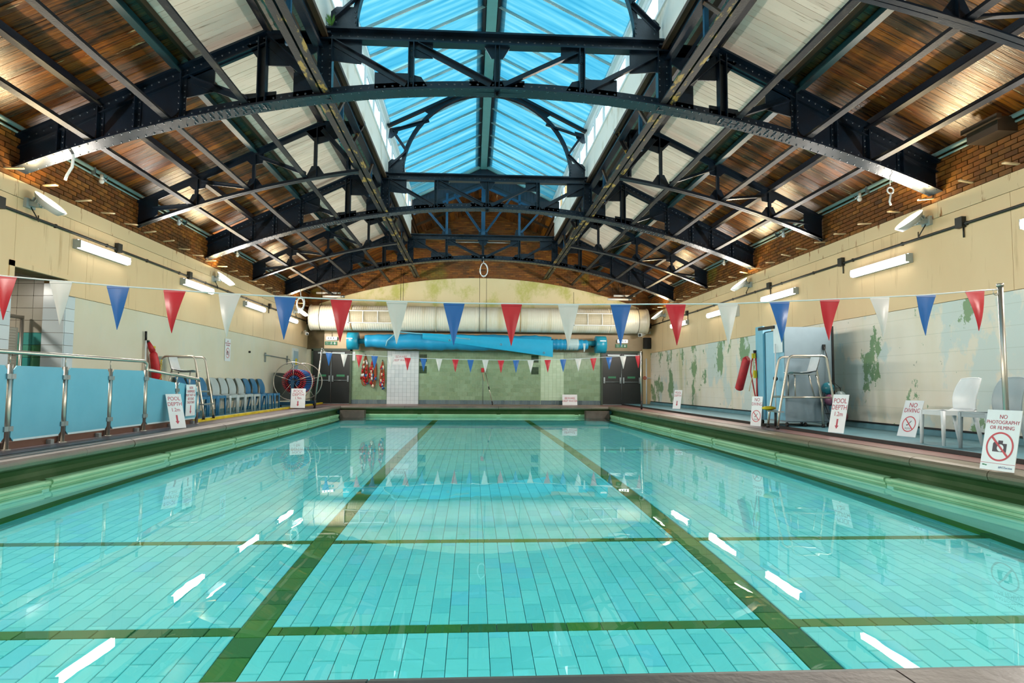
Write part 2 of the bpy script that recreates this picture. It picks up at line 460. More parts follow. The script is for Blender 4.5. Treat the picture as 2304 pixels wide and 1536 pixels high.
m.L(hh, b.inputs['Height']); m.L(b.outputs[0], g.inputs['Normal']); m.L(b.outputs[0], dt_.inputs[1]); m.L(m.math('ADD', m.math('MULTIPLY', m.math('POWER', m.math('SUBTRACT', 1.0, m.math('ABSOLUTE', dt_.outputs['Value'])), 5.0), .98), .02), mx.inputs[0]); m.L(tr.outputs[0], mx.inputs[1]); m.L(g.outputs[0], mx.inputs[2]); m.L(mx.outputs[0], m.out.inputs[0]); WATER = m.m

# ------------------------------------------------------------------ dimensions
XL, XR, XC = -6.6, 7.3, .33           # side walls, roof centre line
YB, YF = -2.5, 26.5                   # wall behind the camera, far wall
PXL, PXR, PY0, PY1 = -4.78, 5.08, 1.93, 24.2   # pool edges (nose of the coping)
ZW = -.40
HALF = 6.93
YM = [9.7, 16.43, 23.2]; YLT = [6.33, 13.07, 19.8]
def zroof(u): return 4.50 + .487 * (HALF - abs(u))
def zarc(u): return 5.245 - (17.85 - math.sqrt(17.85 ** 2 - u * u))
def zraft(u): return 4.33 + .487 * (HALF - abs(u))

# ------------------------------------------------------------------ floor, deck
fl = struct('floor')
def slab(name, mat, x0, x1, y0, y1, z0=-.2, z1=0, label=None):
    return part(name, MB().bx(x0, x1, y0, y1, z0, z1), mat, fl, label)
slab('deck_strip', DECKL, -5.62, PXL - .33, 1.6, 24.6)
slab('deck_base', plain('dull_red_brown_deck', '#6a4038', .5), XL - 3.1, -5.62, YB, YF, -.2, .0)
slab('deck_strip', DECKR, PXR + .33, 6.2, 1.6, 24.6)
slab('deck_base', DECKR, 6.2, XR, YB, YF, -.2, .0)
slab('far_deck', DECKR, -5.62, 6.2, 24.6, YF, -.2, 0)
slab('near_deck', NEARST, -5.62, 6.2, YB, 1.6, -.2, 0)
mb = MB().prism([(-5.66, 13.75, .003), (-6.0, YF - .02, .003), (XL, YF - .02, .003), (XL, 13.75, .003)], (0, 0, .04))
mo = single('floor_mat', mb, MAT, 'blue-grey rubber floor mat under the row of chairs on the left side', 'mat', loc=(-6.3, 20, 0))
mb = MB().prism([(-5.58, 13.72, .002), (-5.66, 13.72, .002), (-6.0, YF - .02, .002), (-5.92, YF - .02, .002)], (0, 0, .055))
part('edge_strip', mb, YELLOW, mo, 'yellow edge strip')
mb = MB().prism([(5.72, YB, .003), (6.12, YF - .02, .003), (XR, YF - .02, .003), (XR, YB, .003)], (0, 0, .045))
mo = single('floor_mat', mb, MAT, 'blue-grey rubber floor mat along the peeling wall on the right side', 'mat', loc=(6.8, 12, 0))
mb = MB().prism([(5.685, YB, .002), (5.72, YB, .002), (6.12, YF - .02, .002), (6.085, YF - .02, .002)], (0, 0, .05))
part('edge_strip', mb, BLACK, mo, 'black edge strip')
# blue coved skirting and black line along the foot of the side walls
b3 = MB().prism([(XR - .05, YB, .04), (XR, YB, .04), (XR, YB, .14), (XR - .015, YB, .13)], (0, YF - YB - .02, 0))
t1 = tag(part('baseboard_right', b3, MAT), kind='structure')
part('cap_strip', MB().bx(XR - .02, XR, YB, YF - .02, .138, .165), BLACK, t1)
b3 = MB().prism([(XL + .05, 11.3, .04), (XL, 11.3, .04), (XL, 11.3, .13), (XL + .015, 11.3, .12)], (0, YF - 11.3 - .02, 0))
tag(part('baseboard_left', b3, MAT), kind='structure')

# ------------------------------------------------------------------ pool basin
pool = struct('pool_basin')
FLOOR = [(1.0, .62), (1.93, .56), (3, .442), (4, .351), (5, .284), (6.2, .229), (8, .175), (10, .143), (13.4, .115), (17, .108), (20, .108), (26, .108)]
def zf(y):
    for (ya, da), (yb, db) in zip(FLOOR, FLOOR[1:]):
        if y <= yb: return ZW - da - (db - da) * max(0, (y - ya) / (yb - ya))
    return ZW - .108
prof = [(y, zf(y)) for y in (PY0, 3, 4, 5, 6.2, 8, 10, 13.4, 17, 20, PY1)]
mb = MB()
for (ya, za), (yb, zb) in zip(prof, prof[1:]):
    mb.prism([(PXL - .1, ya, za - .012), (PXL - .1, yb, zb - .012), (PXL - .1, yb, zb - .2), (PXL - .1, ya, za - .2)], (PXR - PXL + .2, 0, 0))
part('grout_bed', mb, GROUT, pool)
TW, TL = .1255, .25
LX = [(-1.44, -1.25), (1.92, 2.11)]
CY_ = [(4.205, 4.325), (6.09, 6.20), (13.32, 13.42)]
TM = {}
def tile_mesh(w, l, mat):
    k = (round(w, 3), round(l, 3), mat.name)
    if k not in TM:
        g = .0045
        mb = MB(); e = .004; x, y = w / 2 - g / 2, l / 2 - .002
        mb.add([(-x, -y, -.012), (x, -y, -.012), (x, y, -.012), (-x, y, -.012), (-x, -y, -e), (x, -y, -e), (x, y, -e), (-x, y, -e),
                (-x + e, -y + e, 0), (x - e, -y + e, 0), (x - e, y - e, 0), (-x + e, y - e, 0)],
               [(0, 1, 5, 4), (1, 2, 6, 5), (2, 3, 7, 6), (3, 0, 4, 7), (4, 5, 9, 8), (5, 6, 10, 9), (6, 7, 11, 10), (7, 4, 8, 11), (8, 9, 10, 11)])
        TM[k] = mb
    return TM[k]
TMESH = {}
def tile_obj(x, y, w, l, mat, name):
    k = (round(w, 3), round(l, 3), mat.name)
    if k not in TMESH: TMESH[k] = tile_mesh(w, l, mat).mesh(name, mat)
    o = link(name, TMESH[k], pool)
    o.location = (x, y, zf(y)); o.rotation_euler = (math.atan((zf(y + .1) - zf(y - .1)) / .2), 0, 0)
tiles = []
ncol = int((PXR - PXL) / TW) + 1
for c in range(ncol):
    xa, xb = PXL + c * TW, min(PXL + (c + 1) * TW, PXR)
    for a, b_ in LX:
        if xa >= a - .01 and xb <= b_ + .01: xa = xb = 0
        elif xa < a < xb: xb = a
        elif xa < b_ < xb: xa = b_
    if xb - xa < .02: continue
    segs = [(PY0, CY_[0][0]), (CY_[0][1], CY_[1][0]), (CY_[1][1], CY_[2][0]), (CY_[2][1], PY1)]
    for s0, s1 in segs:
        y = s0 - ((s0 - (c % 2) * TL / 2) % TL)
        while y < s1:
            ya, yb = max(y, s0), min(y + TL, s1)
            if yb - ya > .02: tiles.append(((xa + xb) / 2, (ya + yb) / 2, xb - xa, yb - ya, PTILE))
            y += TL
gt = []
for a, b_ in LX:
    y = PY0
    while y < PY1 - .01:
        gt.append(((a + b_) / 2, min(y + TL, PY1) / 2 + y / 2, b_ - a, min(y + TL, PY1) - y, PGREEN)); y += TL
for a, b_ in CY_:
    x = PXL
    while x < PXR - .01:
        x1 = min(x + .225, PXR)
        xa, xb = x, x1
        for p, q in LX:
            if xa < p < xb: xb = p
            elif xa < q < xb: xa = q
            elif p <= xa and xb <= q: xb = xa
        if xb - xa > .02: gt.append(((xa + xb) / 2, (a + b_) / 2, xb - xa, b_ - a, PGREEN))
        x = x1
def pool_tiles(lst, name, nmax):
    near = [t for t in lst if t[1] > 3.5 and -.78 * t[1] < t[0] < .9 * t[1]]
    near.sort(key=lambda t: t[1]); near = near[:nmax]; ids = {id(t) for t in near}
    for t in near: tile_obj(*t, name)
    mb = MB()
    for t in lst:
        if id(t) in ids: continue
        tm = tile_mesh(*t[2:])
        sl = (zf(t[1] + .1) - zf(t[1] - .1)) / .2
        mb.add([(p[0] + t[0], p[1] + t[1], p[2] + zf(t[1]) + p[1] * sl) for p in tm.v], tm.f)
    part(name + 's', mb, lst[0][4], pool, kind='stuff')
pool_tiles(tiles, 'tile', 296)
pool_tiles(gt, 'lane_tile', 120)
# walls below the lip, with the green line along the foot
part('surround', MB().bx(PXL - 1, PXL - .3, PY0 - .3, PY1 + .4, -3, -.16).bx(PXR + .3, PXR + 1, PY0 - .3, PY1 + .4, -3, -.16).bx(PXL - 1, PXR + 1, PY1 + .3, PY1 + 1, -3, -.16).bx(PXL - 1, PXR + 1, PY0 - 1, PY0 - .3, -3, -.16), GROUT, pool)
def poolwall(a, b_):
    part('basin_wall', MB().prism([a, b_, (b_[0], b_[1], -2.6), (a[0], a[1], -2.6)], V(a[1] - b_[1], b_[0] - a[0], 0).normalized() * .15), PWALL, pool)
poolwall((PXL, PY0, -.34), (PXL, PY1, -.34)); poolwall((PXL, PY1, -.34), (PXR, PY1, -.34)); poolwall((PXR, PY1, -.34), (PXR, PY0, -.34)); poolwall((PXR, PY0, -.34), (PXL, PY0, -.34))
for x in (PXL + .06, PXR - .06):
    mb = MB()
    for (ya, za), (yb, zb) in zip(prof, prof[1:]): mb.beam((x, ya, za + .01), (x, yb, zb + .01), .12, .02, (0, 0, 1))
    part('edge_line', mb, PGREEN, pool)
# coping stones, dark trough and the light green lip, all round
cop = struct('trim_1'); tro = struct('trim_2')
C_SEC = [(.36, 0), (.07, 0), (.025, -.014), (.004, -.04), (0, -.07), (.012, -.105), (.05, -.125), (.36, -.125)]
T_SEC = [(.05, -.12), (.085, -.15), (.105, -.20), (.10, -.25), (.06, -.29), (.02, -.31), (.3, -.31), (.3, -.12)]
L_SEC = [(.10, -.288), (-.015, -.292), (-.036, -.302), (-.044, -.325), (-.036, -.348), (-.022, -.358), (-.022, -.385), (-.008, -.395), (-.004, -.43), (.10, -.43)]
def run(sec, o, out, a, b_, ax):
    """section (outward, z) swept from a to b along ax; o = nose line, out = outward direction"""
    P = [V(o) + V(out) * s + V(ax) * a + V(0, 0, z) for s, z in sec]
    return MB().prism(P, V(ax) * (b_ - a))
random.seed(3)
for o, out, ax, a, b_, cm_ in (((PXL, 0, 0), (-1, 0, 0), (0, 1, 0), PY0 - .3, PY1 + .36, STONE), ((PXR, 0, 0), (1, 0, 0), (0, 1, 0), PY0 - .3, PY1 + .36, STONE2),
                               ((0, PY1, 0), (0, 1, 0), (1, 0, 0), PXL, PXR, STONE), ((0, PY0, 0), (0, -1, 0), (1, 0, 0), PXL, PXR, NEARST)):
    near = ax == (1, 0, 0) and o[1] == PY0
    y = a
    while y < b_ - .01:
        y1 = min(b_, y + (1.5 if near else 1.15))
        if b_ - y1 < .3: y1 = b_
        j = random.uniform(-.006, .006)
        ob = run(C_SEC, (o[0] + (j if ax[1] else 0), o[1] + (j if ax[0] and not near else 0), 0), out, y + .003, y1 - .003, ax)
        part('coping_stone', ob, cm_, cop); y = y1
    y = a + (.36 if ax[1] else 0)
    e = b_ - (.36 if ax[1] else 0)
    part('trough', run(T_SEC, o, out, y, e, ax), TROUGH, tro)
    k = 0
    while y < e - .01:
        y1 = min(e, y + 2.9)
        part('lip', run(L_SEC, o, out, y + (.02 if k else 0), y1 - .12 if y1 < e else y1, ax), LIP, tro)
        if y1 < e: part('lip_notch', run([(s_ + .02 if s_ < .05 else s_, z - .012) for s_, z in L_SEC], o, out, y1 - .12, y1 + .02, ax), LIP, tro)
        y = y1; k += 1
part('outlet_block', MB().bx(PXL + .06, PXL + .92, PY1 - .42, PY1 - .03, -.42, -.15), plain('dark_brown_stone', '#4a3e38', .5, 0, '#5d5048', 4), tro)
part('outlet_block', MB().bx(PXR - .92, PXR - .06, PY1 - .42, PY1 - .03, -.42, -.15), bpy.data.materials['dark_brown_stone'], tro)
wt = part('pool_water', MB().add([(PXL - .02, PY0 - .02, ZW), (PXR + .02, PY0 - .02, ZW), (PXR + .02, PY1 + .02, ZW), (PXL - .02, PY1 + .02, ZW)], [(0, 1, 2, 3)]), WATER)
tag(wt, kind='structure')
for p_ in wt.data.polygons: p_.use_smooth = True
# ------------------------------------------------------------------ side walls
def bricks(root, sgn, x, y0, y1, z0, z1, nmax, ynear):
    """running-bond bricks on a side wall; the largest in view are objects, the rest one part"""
    BW, BH = .225, .075
    xf = x - sgn * .012
    bm_ = MB().box((0, 0, 0), .03, BW - .012, BH - .012).mesh('brick', BRICK)
    lst = []
    r = 0; z = z0
    while z < z1 - .01:
        y = y0 + (r % 2) * BW / 2
        while y < y1: lst.append((y + BW / 2, z + BH / 2)); y += BW
        z += BH; r += 1
    vis = sorted([q for q in lst if q[0] > ynear], key=lambda q: q[0])[:nmax]
    ids = set(vis)
    for y, z in vis:
        o = link('brick', bm_, root); o.location = (xf + random.uniform(-.004, .004), y, z)
    mb = MB()
    for y, z in lst:
        if (y, z) in ids: continue
        mb.box((xf + random.uniform(-.004, .004), y, z), .03, BW - .012, BH - .012)
    part('bricks', mb, BRICK, root, kind='stuff')

def sidewall(name, sgn, x, lower, joints, opening):
    root = struct(name)
    X0, X1 = sorted((x + sgn * .03, x + sgn * .35))
    def front(y0, y1, z0, z1, mat, nm, d=0.0):
        a, b_ = sorted((x - sgn * d, x + sgn * .04))
        return part(nm, MB().bx(a, b_, y0 + .003, y1 - .003, z0 + .003, z1 - .003), mat, root)
    zb = 2.21 if sgn < 0 else 2.12
    ys = [YB, YF]
    if opening:
        o0, o1, oz = opening
        part('backing', MB().bx(X0, X1, YB, o0, -.2, 4.75), MORTAR, root)
        part('backing', MB().bx(X0, X1, o1, YF, -.2, 4.75), MORTAR, root)
        part('backing', MB().bx(X0, X1, o0, o1, oz, 4.75), MORTAR, root)
        front(YB, o0 - .5, 0, zb, lower, 'tiled_face'); front(o1 + .25, YF, 0, zb, lower, 'tiled_face')
        k = 0
        for ya, yb in ((o0 - .5, o0), (o1, o1 + .25)):
            z = 0; w = .25 if yb > o0 + .2 else .25
            while z < zb - .01:
                y = ya
                while y < yb - .01:
                    front(y, y + w, z, min(z + .2, zb), WTILE, 'tile', .004); y += w
                z += .2
    else:
        part('backing', MB().bx(X0, X1, YB, YF, -.2, 4.75), MORTAR, root)
        front(YB, YF, 0, zb, lower, 'tiled_face')
    for a, b_ in zip(joints, joints[1:]):
        if opening and a < opening[0] and b_ > opening[1]:
            front(a, opening[0], zb, 3.47, BEIGE, 'panel', .012); front(opening[1], b_, zb, 3.47, BEIGE, 'panel', .012)
            front(opening[0], opening[1], opening[2], 3.47, BEIGE, 'panel', .012)
        else: front(a, b_, zb, 3.47, BEIGE, 'panel', .012)
    y = YB; k = 0
    while y < YF - .1:
        y1 = min(y + 2.44, YF); front(y, y1, 3.47, 3.72, RUSTP, 'cap_panel', .018); y = y1
    bricks(root, sgn, x + sgn * .012, 5.0 if sgn < 0 else 4.0, YF, 3.72, 4.6, 290, 8.3 if sgn < 0 else 7.4)
    return root
random.seed(11)
wl = sidewall('wall_left', -1, XL, CREAM, [YB, 2.2, 5.3, 8.55, 11.46, 14.37, 17.65, 20.95, 23.86, YF], (9.70, 10.95, 2.46))
wr = sidewall('wall_right', 1, XR, PEEL, [YB, 2.2, 5.2, 8.33, 11.38, 14.46, 17.65, 20.78, 23.8, YF], None)
random.seed(5)
for sgn, x, root in ((-1, XL, wl), (1, XR, wr)):
    y = 6.6 if sgn > 0 else 8.6
    while y < 25.8:
        mb = MB().beam((x - sgn * .0, y, 3.80), (x - sgn * .24, y + random.uniform(-.05, .05), 3.80 + random.uniform(-.02, .03)), .05, .018, (0, 0, 1))
        part('batten', mb, STRIPW, root); y += .78 + random.uniform(-.06, .06)
# opening trim and the tiled alcove behind it
part('door_trim', MB().bx(XL - .02, XL + .03, 9.60, 9.70, 2.21, 2.54).bx(XL - .02, XL + .03, 9.60, 11.0, 2.46, 2.54), BEIGE, wl)
al = struct('wall_alcove')
part('back_slab', MB().bx(-9.6, -9.4, 8.0, 11.6, -.1, 2.75), GREYTILE, al)
part('ceiling_slab', MB().bx(-9.6, XL - .35, 8.0, 11.3, 2.62, 2.75), plain('grey_soffit', '#6d7672', .6), al)
part('end_slab', MB().bx(-9.6, XL - .02, 11.02, 11.25, -.1, 2.75), MORTAR, al)
part('end_slab', MB().bx(-9.6, XL - .35, 7.9, 8.0, -.1, 2.75), MORTAR, al)
for i in range(11):
    for j in range(13):
        xa = XL - .03 - i * .25
        z = j * .2
        mt = GREYTILE
        if 6 <= j <= 7: mt = TEALTILE
        if j == 5: mt = TEALTILE
        part('tile', MB().bx(xa - .247, xa - .003, 10.99, 11.02, z + .003, z + .197), mt, al)
for j in range(12):
    part('jamb_tile', MB().bx(XL - .34, XL - .005, 10.935, 10.955, j * .2 + .003, j * .2 + .197), WTILE, al)
al2 = thing('added_alcove_lamp', 'added unseen round lamp on the ceiling of the tiled alcove', 'light', (-8.0, 9.2, 2.6))  # lamp added out of view to brighten the alcove tiles
part('base', MB().cyl((-8.0, 9.2, 2.62), (-8.0, 9.2, 2.58), .16, 16), LAMPG, al2)
part('globe', MB().cyl((-8.0, 9.2, 2.58), (-8.0, 9.2, 2.53), .14, 16), TUBE, al2)
l_ = bpy.data.lights.new('lamp_light', 'AREA'); l_.shape = 'DISK'; l_.size = .26; l_.energy = 45; l_.color = (1, .93, .82)
o_ = link('lamp_light', l_, al2); o_.location = (0, 0, -.09)
cb = thing('changing_cubicle', 'steel framed cubicle with a ribbed grey door in the tiled alcove', 'cubicle', (-7.25, 10.2, 0))
part('top_rail', MB().tube([(-7.2, 8.4, 1.83), (-7.2, 10.86, 1.83)], .032, 10), CHROME, cb)
part('post', MB().tube([(-7.2, 10.86, 0.02), (-7.2, 10.86, 1.86)], .028, 10), CHROME, cb)
d = part('door', MB().bx(-7.215, -7.185, 8.5, 10.76, .15, 1.66), plain('grey_ribbed_board', '#9a968a', .4), cb)
mb = MB()
for k in range(34): mb.bx(-7.184, -7.178, 8.55, 10.7, .2 + k * .043, .222 + k * .043)
part('ribs', mb, plain('light_grey_rib', '#aaa598', .4), d, kind='stuff')
part('latch', MB().box((-7.16, 10.66, 1.24), .05, .12, .05), CHROME, cb)

# ------------------------------------------------------------------ far wall
wb = struct('wall_back')
YW = YF
part('backing', MB().bx(XL - .3, XR + .3, YW + .03, YW + .35, -.2, 9.2), MORTAR, wb)
mb = MB(); r = 0; z = 3.4
random.seed(21)
while z < 8.7:
    x = XL + (r % 2) * .1125
    while x < XR:
        u = abs(x + .11 - XC)
        if z < zroof(u) + .5 or (u < 2.9): mb.box((x + .1125, YW + .025 + random.uniform(-.004, .004), z + .0375), .213, .03, .063)
        x += .225
    z += .075; r += 1
part('bricks', mb, BRICK, wb, kind='stuff')
# cream plaster arch, beige band and dark corner pier
pts = [(XC - 6.5, YW - .015, 2.13)]
R_ = 17.0
for i in range(29):
    u = -6.5 + 13.0 * i / 28
    pts.append((XC + u, YW - .015, 5.13 - (R_ - math.sqrt(R_ * R_ - u * u)) * .88))
pts.append((XC + 6.5, YW - .015, 2.13))
part('arch_panel', MB().prism(pts, (0, .03, 0)), PLASTER, wb)
part('beige_band', MB().bx(-5.05, 6.95, YW - .03, YW + .02, 2.13, 3.3), plain('tan_band', '#b09878', .5, 0, '#a58e6c', 2), wb)
part('beige_band', MB().bx(-5.93, -5.06, YW - .03, YW + .02, 2.16, 3.0), BEIGE, wb)
part('pier', MB().bx(XL, -5.94, YW - .05, YW + .02, 2.16, 3.6), DARKWALL, wb)
part('pier', MB().bx(6.96, XR, YW - .04, YW + .02, 0, 3.6), BEIGE, wb)
part('pier', MB().bx(XL, -6.42, YW - .04, YW + .02, 0, 2.16), CREAM, wb)
# tiles of the lower wall
def tilefield(x0, x1, z0, z1, w, h, mat, stag, name='tiles'):
    mb = MB(); z = z0; r = 0
    while z < z1 - .01:
        x = x0 - (w / 2 if stag and r % 2 else 0)
        while x < x1 - .005:
            a, b_ = max(x, x0), min(x + w, x1)
            if b_ - a > .02: mb.bx(a + .003, b_ - .003, YW - .012 + random.uniform(-.001, .001), YW + .02, z + .003, min(z + h, z1) - .003)
            x += w
        z += h; r += 1
    part(name, mb, mat, wb, kind='stuff')
part('grout_sheet', MB().bx(-4.87, 5.28, YW - .006, YW + .02, 0, 2.13), plain('light_green_grout', '#a8c0a0', .6), wb)
for a, b_ in ((-4.85, -3.43), (-2.15, 2.76), (3.72, 5.27)):
    tilefield(a, b_, .17, 2.13, .205, .16, GTILE, True); tilefield(a, b_, 0, .17, .15, .17, SKTILE, False, 'skirting_tiles')
tilefield(2.77, 3.71, .17, 2.13, .16, .11, PGTILE, False); tilefield(2.77, 3.71, 0, .17, .15, .17, SKTILE, False, 'skirting_tiles')
part('white_pier', MB().bx(-3.42, -2.16, YW - .05, YW + .02, 0, 2.13), plain('blue_grey_grout', '#8fa3ac', .6), wb)
mb = MB()
for i in range(8):
    for j in range(14): mb.bx(-3.415 + i * .1565 + .003, -3.415 + (i + 1) * .1565 - .003, YW - .058, YW - .04, j * .152 + .003, (j + 1) * .152 - .003)
part('tiles', mb, WTILE, wb, kind='stuff')
for a, z in ((-2.14, 1.70), (-2.14, 1.23), (2.38, 1.70), (2.38, 1.22)):
    for i in range(2):
        for j in range(2): part('dark_tile', MB().bx(a + i * .15 + .002, a + i * .15 + .148, YW - .018, YW, z + j * .15 + .002, z + j * .15 + .148), DGTILE, wb)
# double doors
def doors(n, x0, x1):
    d = struct('door_%d' % n, (0, 0, 0), 'dark green double fire doors with steel push bars')
    part('frame', MB().bx(x0 - .07, x0, YW - .09, YW, 0, 2.16).bx(x1, x1 + .07, YW - .09, YW, 0, 2.16).bx(x0 - .07, x1 + .07, YW - .09, YW, 2.10, 2.2), plain('green_frame%d' % n, '#3a4c3c', .5), d)
    m_ = (x0 + x1) / 2
    for a, b_ in ((x0, m_ - .006), (m_ + .006, x1)):
        lf = part('door_leaf', MB().bx(a, b_, YW - .06, YW - .015, .02, 2.10), DOORB, d)
        part('push_bar', MB().tube([(a + .05, YW - .12, .93), (b_ - .05, YW - .12, .93)], .016, 8).box((a + .06, YW - .09, 1.0), .06, .07, .24).box((b_ - .06, YW - .09, 1.0), .06, .07, .24), GALV, lf)
        part('door_notice', MB().bx((a + b_) / 2 - .16, (a + b_) / 2 + .16, YW - .066, YW - .06, 1.08, 1.16), GREENINK, lf)
    part('shoot_bolt', MB().tube([(m_ - .01, YW - .08, .05), (m_ - .01, YW - .08, 2.05)], .012, 6), GALV, d)
    part('door_closer', MB().box((x0 + .45, YW - .1, 2.02), .5, .06, .06).box((x1 - .45, YW - .1, 2.02), .5, .06, .06), GALV, d)
    part('threshold', MB().bx(x0, x1, YW - .1, YW, 0, .018), GALV, d)
doors(1, -6.34, -4.89); doors(2, 5.30, 6.88)
# wall behind the camera
wc = struct('wall_front')
part('face', MB().bx(XL - .3, XR + .3, YB - .3, YB, -.2, 9.2), CREAM, wc)

# ------------------------------------------------------------------ roof boarding
random.seed(31)
ANG = math.atan(.487); CS = math.cos(ANG)
def boards(root, sgn, u0, u1, mat, nm, ys, w):
    L_ = (u0 - u1) / CS
    me = MB().box((0, 0, 0), L_ - .004, w - .005, .026).mesh(nm, mat)
    uc = (u0 + u1) / 2
    for y in ys:
        o = link(nm, me, root)
        o.location = (XC + sgn * uc, y + w / 2, zroof(uc) + random.uniform(0, .006))
        o.rotation_euler = (0, sgn * ANG, 0)
for nm, sgn in (('ceiling_left', -1), ('ceiling_right', 1)):
    root = struct(nm)
    ys = [5.2 + .145 * i for i in range(147)]
    boards(root, sgn, 7.0, 4.62, PLANK, 'plank', ys, .145)
    ys2 = [5.2 + .125 * i for i in range(149)]
    boards(root, sgn, 4.61, 2.62, WBOARD, 'white_board', ys2, .125)
    boards(root, sgn, 4.61, 2.62, PLANK, 'dark_board', [23.85 + .145 * i for i in range(18)], .145)
    def sheet(ua, ub, y0, y1, dz, mat, nm2):
        a, b_ = XC + sgn * ua, XC + sgn * ub
        part(nm2, MB().prism([(a, y0, zroof(ua) + dz), (b_, y0, zroof(ub) + dz), (b_, y1, zroof(ub) + dz), (a, y1, zroof(ua) + dz)], (0, 0, .08)), mat, root)
    sheet(7.25, 2.6, YB, YF + .3, .045, BLACK, 'roof_sheet')
    sheet(7.0, 4.62, YB, 5.19, .0, PLANK, 'boarding'); sheet(4.61, 2.62, YB, 5.19, .0, WBOARD, 'boarding')
    # timber fillet along the join of dark and white boards
    part('fillet', MB().beam((XC + sgn * 4.55, YB, zroof(4.55) - .05), (XC + sgn * 4.55, YF, zroof(4.55) - .05), .06, .09, (0, 0, 1)), TIMBER, root)

# ------------------------------------------------------------------ lantern: side walls with windows, glazed roof
YG = 23.2
E_U, E_Z, R_Z = 2.57, 7.46, 8.74
for nm, sgn, lab in (('wall_lantern_left', -1, 'left'), ('wall_lantern_right', 1, 'right')):
    root = struct(nm)
    x = XC + sgn * E_U
    y = YB
    def b(y0, y1, z0, z1, mat, n2, d0=0, d1=.07):
        a_, b2 = sorted((x + sgn * d0, x + sgn * d1))
        return part(n2, MB().bx(a_, b2, y0, y1, z0, z1), mat, root)
    while y < YG - .3:
        y1 = min(y + 2.235, YG)
        b(y + .003, y1 - .003, 6.07, 6.66, LANTW, 'white_panel'); y = y1
    b(YB, YG, 7.3, 7.48, FRAMEW, 'head_rail'); b(YB, YG, 6.66, 6.71, FRAMEW, 'sill', -.03, .09)
    k = 0
    for bay in ([-.4 + .0] + [2.97, 6.33, 9.7, 13.07, 16.43, 19.8]):
        for q in range(3):
            y0 = bay + q * 1.122; 
            if y0 < YB or y0 + 1.122 > YG + .05: continue
            fr = part('window_frame', MB().bx(x, x + sgn * .06, y0, y0 + .2, 6.71, 7.3) if sgn > 0 else MB().bx(x - .06, x, y0, y0 + .2, 6.71, 7.3), FRAMEW, root)
            a_, b2 = sorted((x + sgn * .01, x + sgn * .05))
            fr2 = MB().bx(a_, b2, y0 + .2, y0 + .25, 6.71, 7.3).bx(a_, b2, y0 + 1.07, y0 + 1.122, 6.71, 7.3).bx(a_, b2, y0 + .25, y0 + 1.07, 7.25, 7.3).bx(a_, b2, y0 + .25, y0 + 1.07, 6.71, 6.76)
            part('sash', fr2, FRAMEW, fr)
            part('pane', MB().bx(x + sgn * .028 - .003, x + sgn * .028 + .003, y0 + .25, y0 + 1.07, 6.76, 7.25), GLASS, fr)
    b(22.9 + .0, YG, 6.71, 7.3, FRAMEW, 'end_stile')
sk = struct('ceiling_skylight')
SA = math.atan((R_Z - E_Z) / E_U); SL = E_U / math.cos(SA)
pm = MB().box((0, 0, 0), SL - .1, .984, .02).mesh('pane', PANE)
bm2 = MB().box((0, 0, 0), SL - .05, .028, .05).mesh('glazing_bar', plain('grey_glazing_bar', '#b5b9b4', .5))
n = int((YG - YB) / 1.0)
for sgn in (-1, 1):
    for i in range(n + 1):
        y = YG - .12 - i * 1.0
        cx, cz = XC + sgn * E_U / 2, (E_Z + R_Z) / 2
        o = link('glazing_bar', bm2, sk); o.location = (cx, y, cz - .03); o.rotation_euler = (0, sgn * SA, 0)
        if i < n:
            o = link('pane', pm, sk); o.location = (cx, y - .5, cz); o.rotation_euler = (0, sgn * SA, 0)
    part('eaves_rail', MB().beam((XC + sgn * (E_U - .03), YB, E_Z), (XC + sgn * (E_U - .03), YG, E_Z), .1, .1, (0, 0, 1)), FRAMEW, sk)
    part('end_rafter', MB().beam((XC + sgn * E_U, YG - .05, E_Z - .03), (XC, YG - .05, R_Z - .03), .12, .12, (0, 1, 0)), PALEGREEN, sk)
    part('flashing', MB().beam((XC + sgn * .17, YB, R_Z - .1), (XC + sgn * .17, YG, R_Z - .1), .1, .03, (-sgn * .4, 0, 1)), STEEL, sk)
part('ridge_beam', MB().bx(XC - .11, XC + .11, YB, YG - .05, R_Z - .19, R_Z + .0), PALEGREEN, sk)
part('ridge_cap', MB().prism([(XC - .3, YB, R_Z - .06), (XC, YB, R_Z + .09), (XC + .3, YB, R_Z - .06)], (0, YG - YB, 0)), FRAMEW, sk)
# gable of dark boards closing the lantern above the third truss
gb = struct('wall_gable')
I_E, I_R = 6.9, 8.02
u = -2.55; w = .125
while u < 2.54:
    ua, ub = u, u + w - .006
    zt = lambda q: E_Z - .02 + (R_Z - E_Z) * (1 - abs(q) / E_U)
    zb_ = lambda q: I_E + (I_R - I_E) * (1 - abs(q) / E_U)
    part('board', MB().prism([(XC + ua, YG + .02, zb_(ua)), (XC + ub, YG + .02, zb_(ub)), (XC + ub, YG + .02, zt(ub)), (XC + ua, YG + .02, zt(ua))], (0, .03, 0)), GABLE, gb)
    u += w
part('gable_backing', MB().prism([(XC - E_U, YG + .06, I_E), (XC - E_U, YG + .06, E_Z), (XC, YG + .06, R_Z), (XC + E_U, YG + .06, E_Z), (XC + E_U, YG + .06, I_E), (XC, YG + .06, I_R)], (0, .02, 0)), GABLE, gb)
for sgn in (-1, 1):
    part('barge_board', MB().beam((XC + sgn * E_U, YG, zb_(E_U)), (XC, YG, zb_(0)), .05, .1, (0, 0, 1)), GABLE, gb)
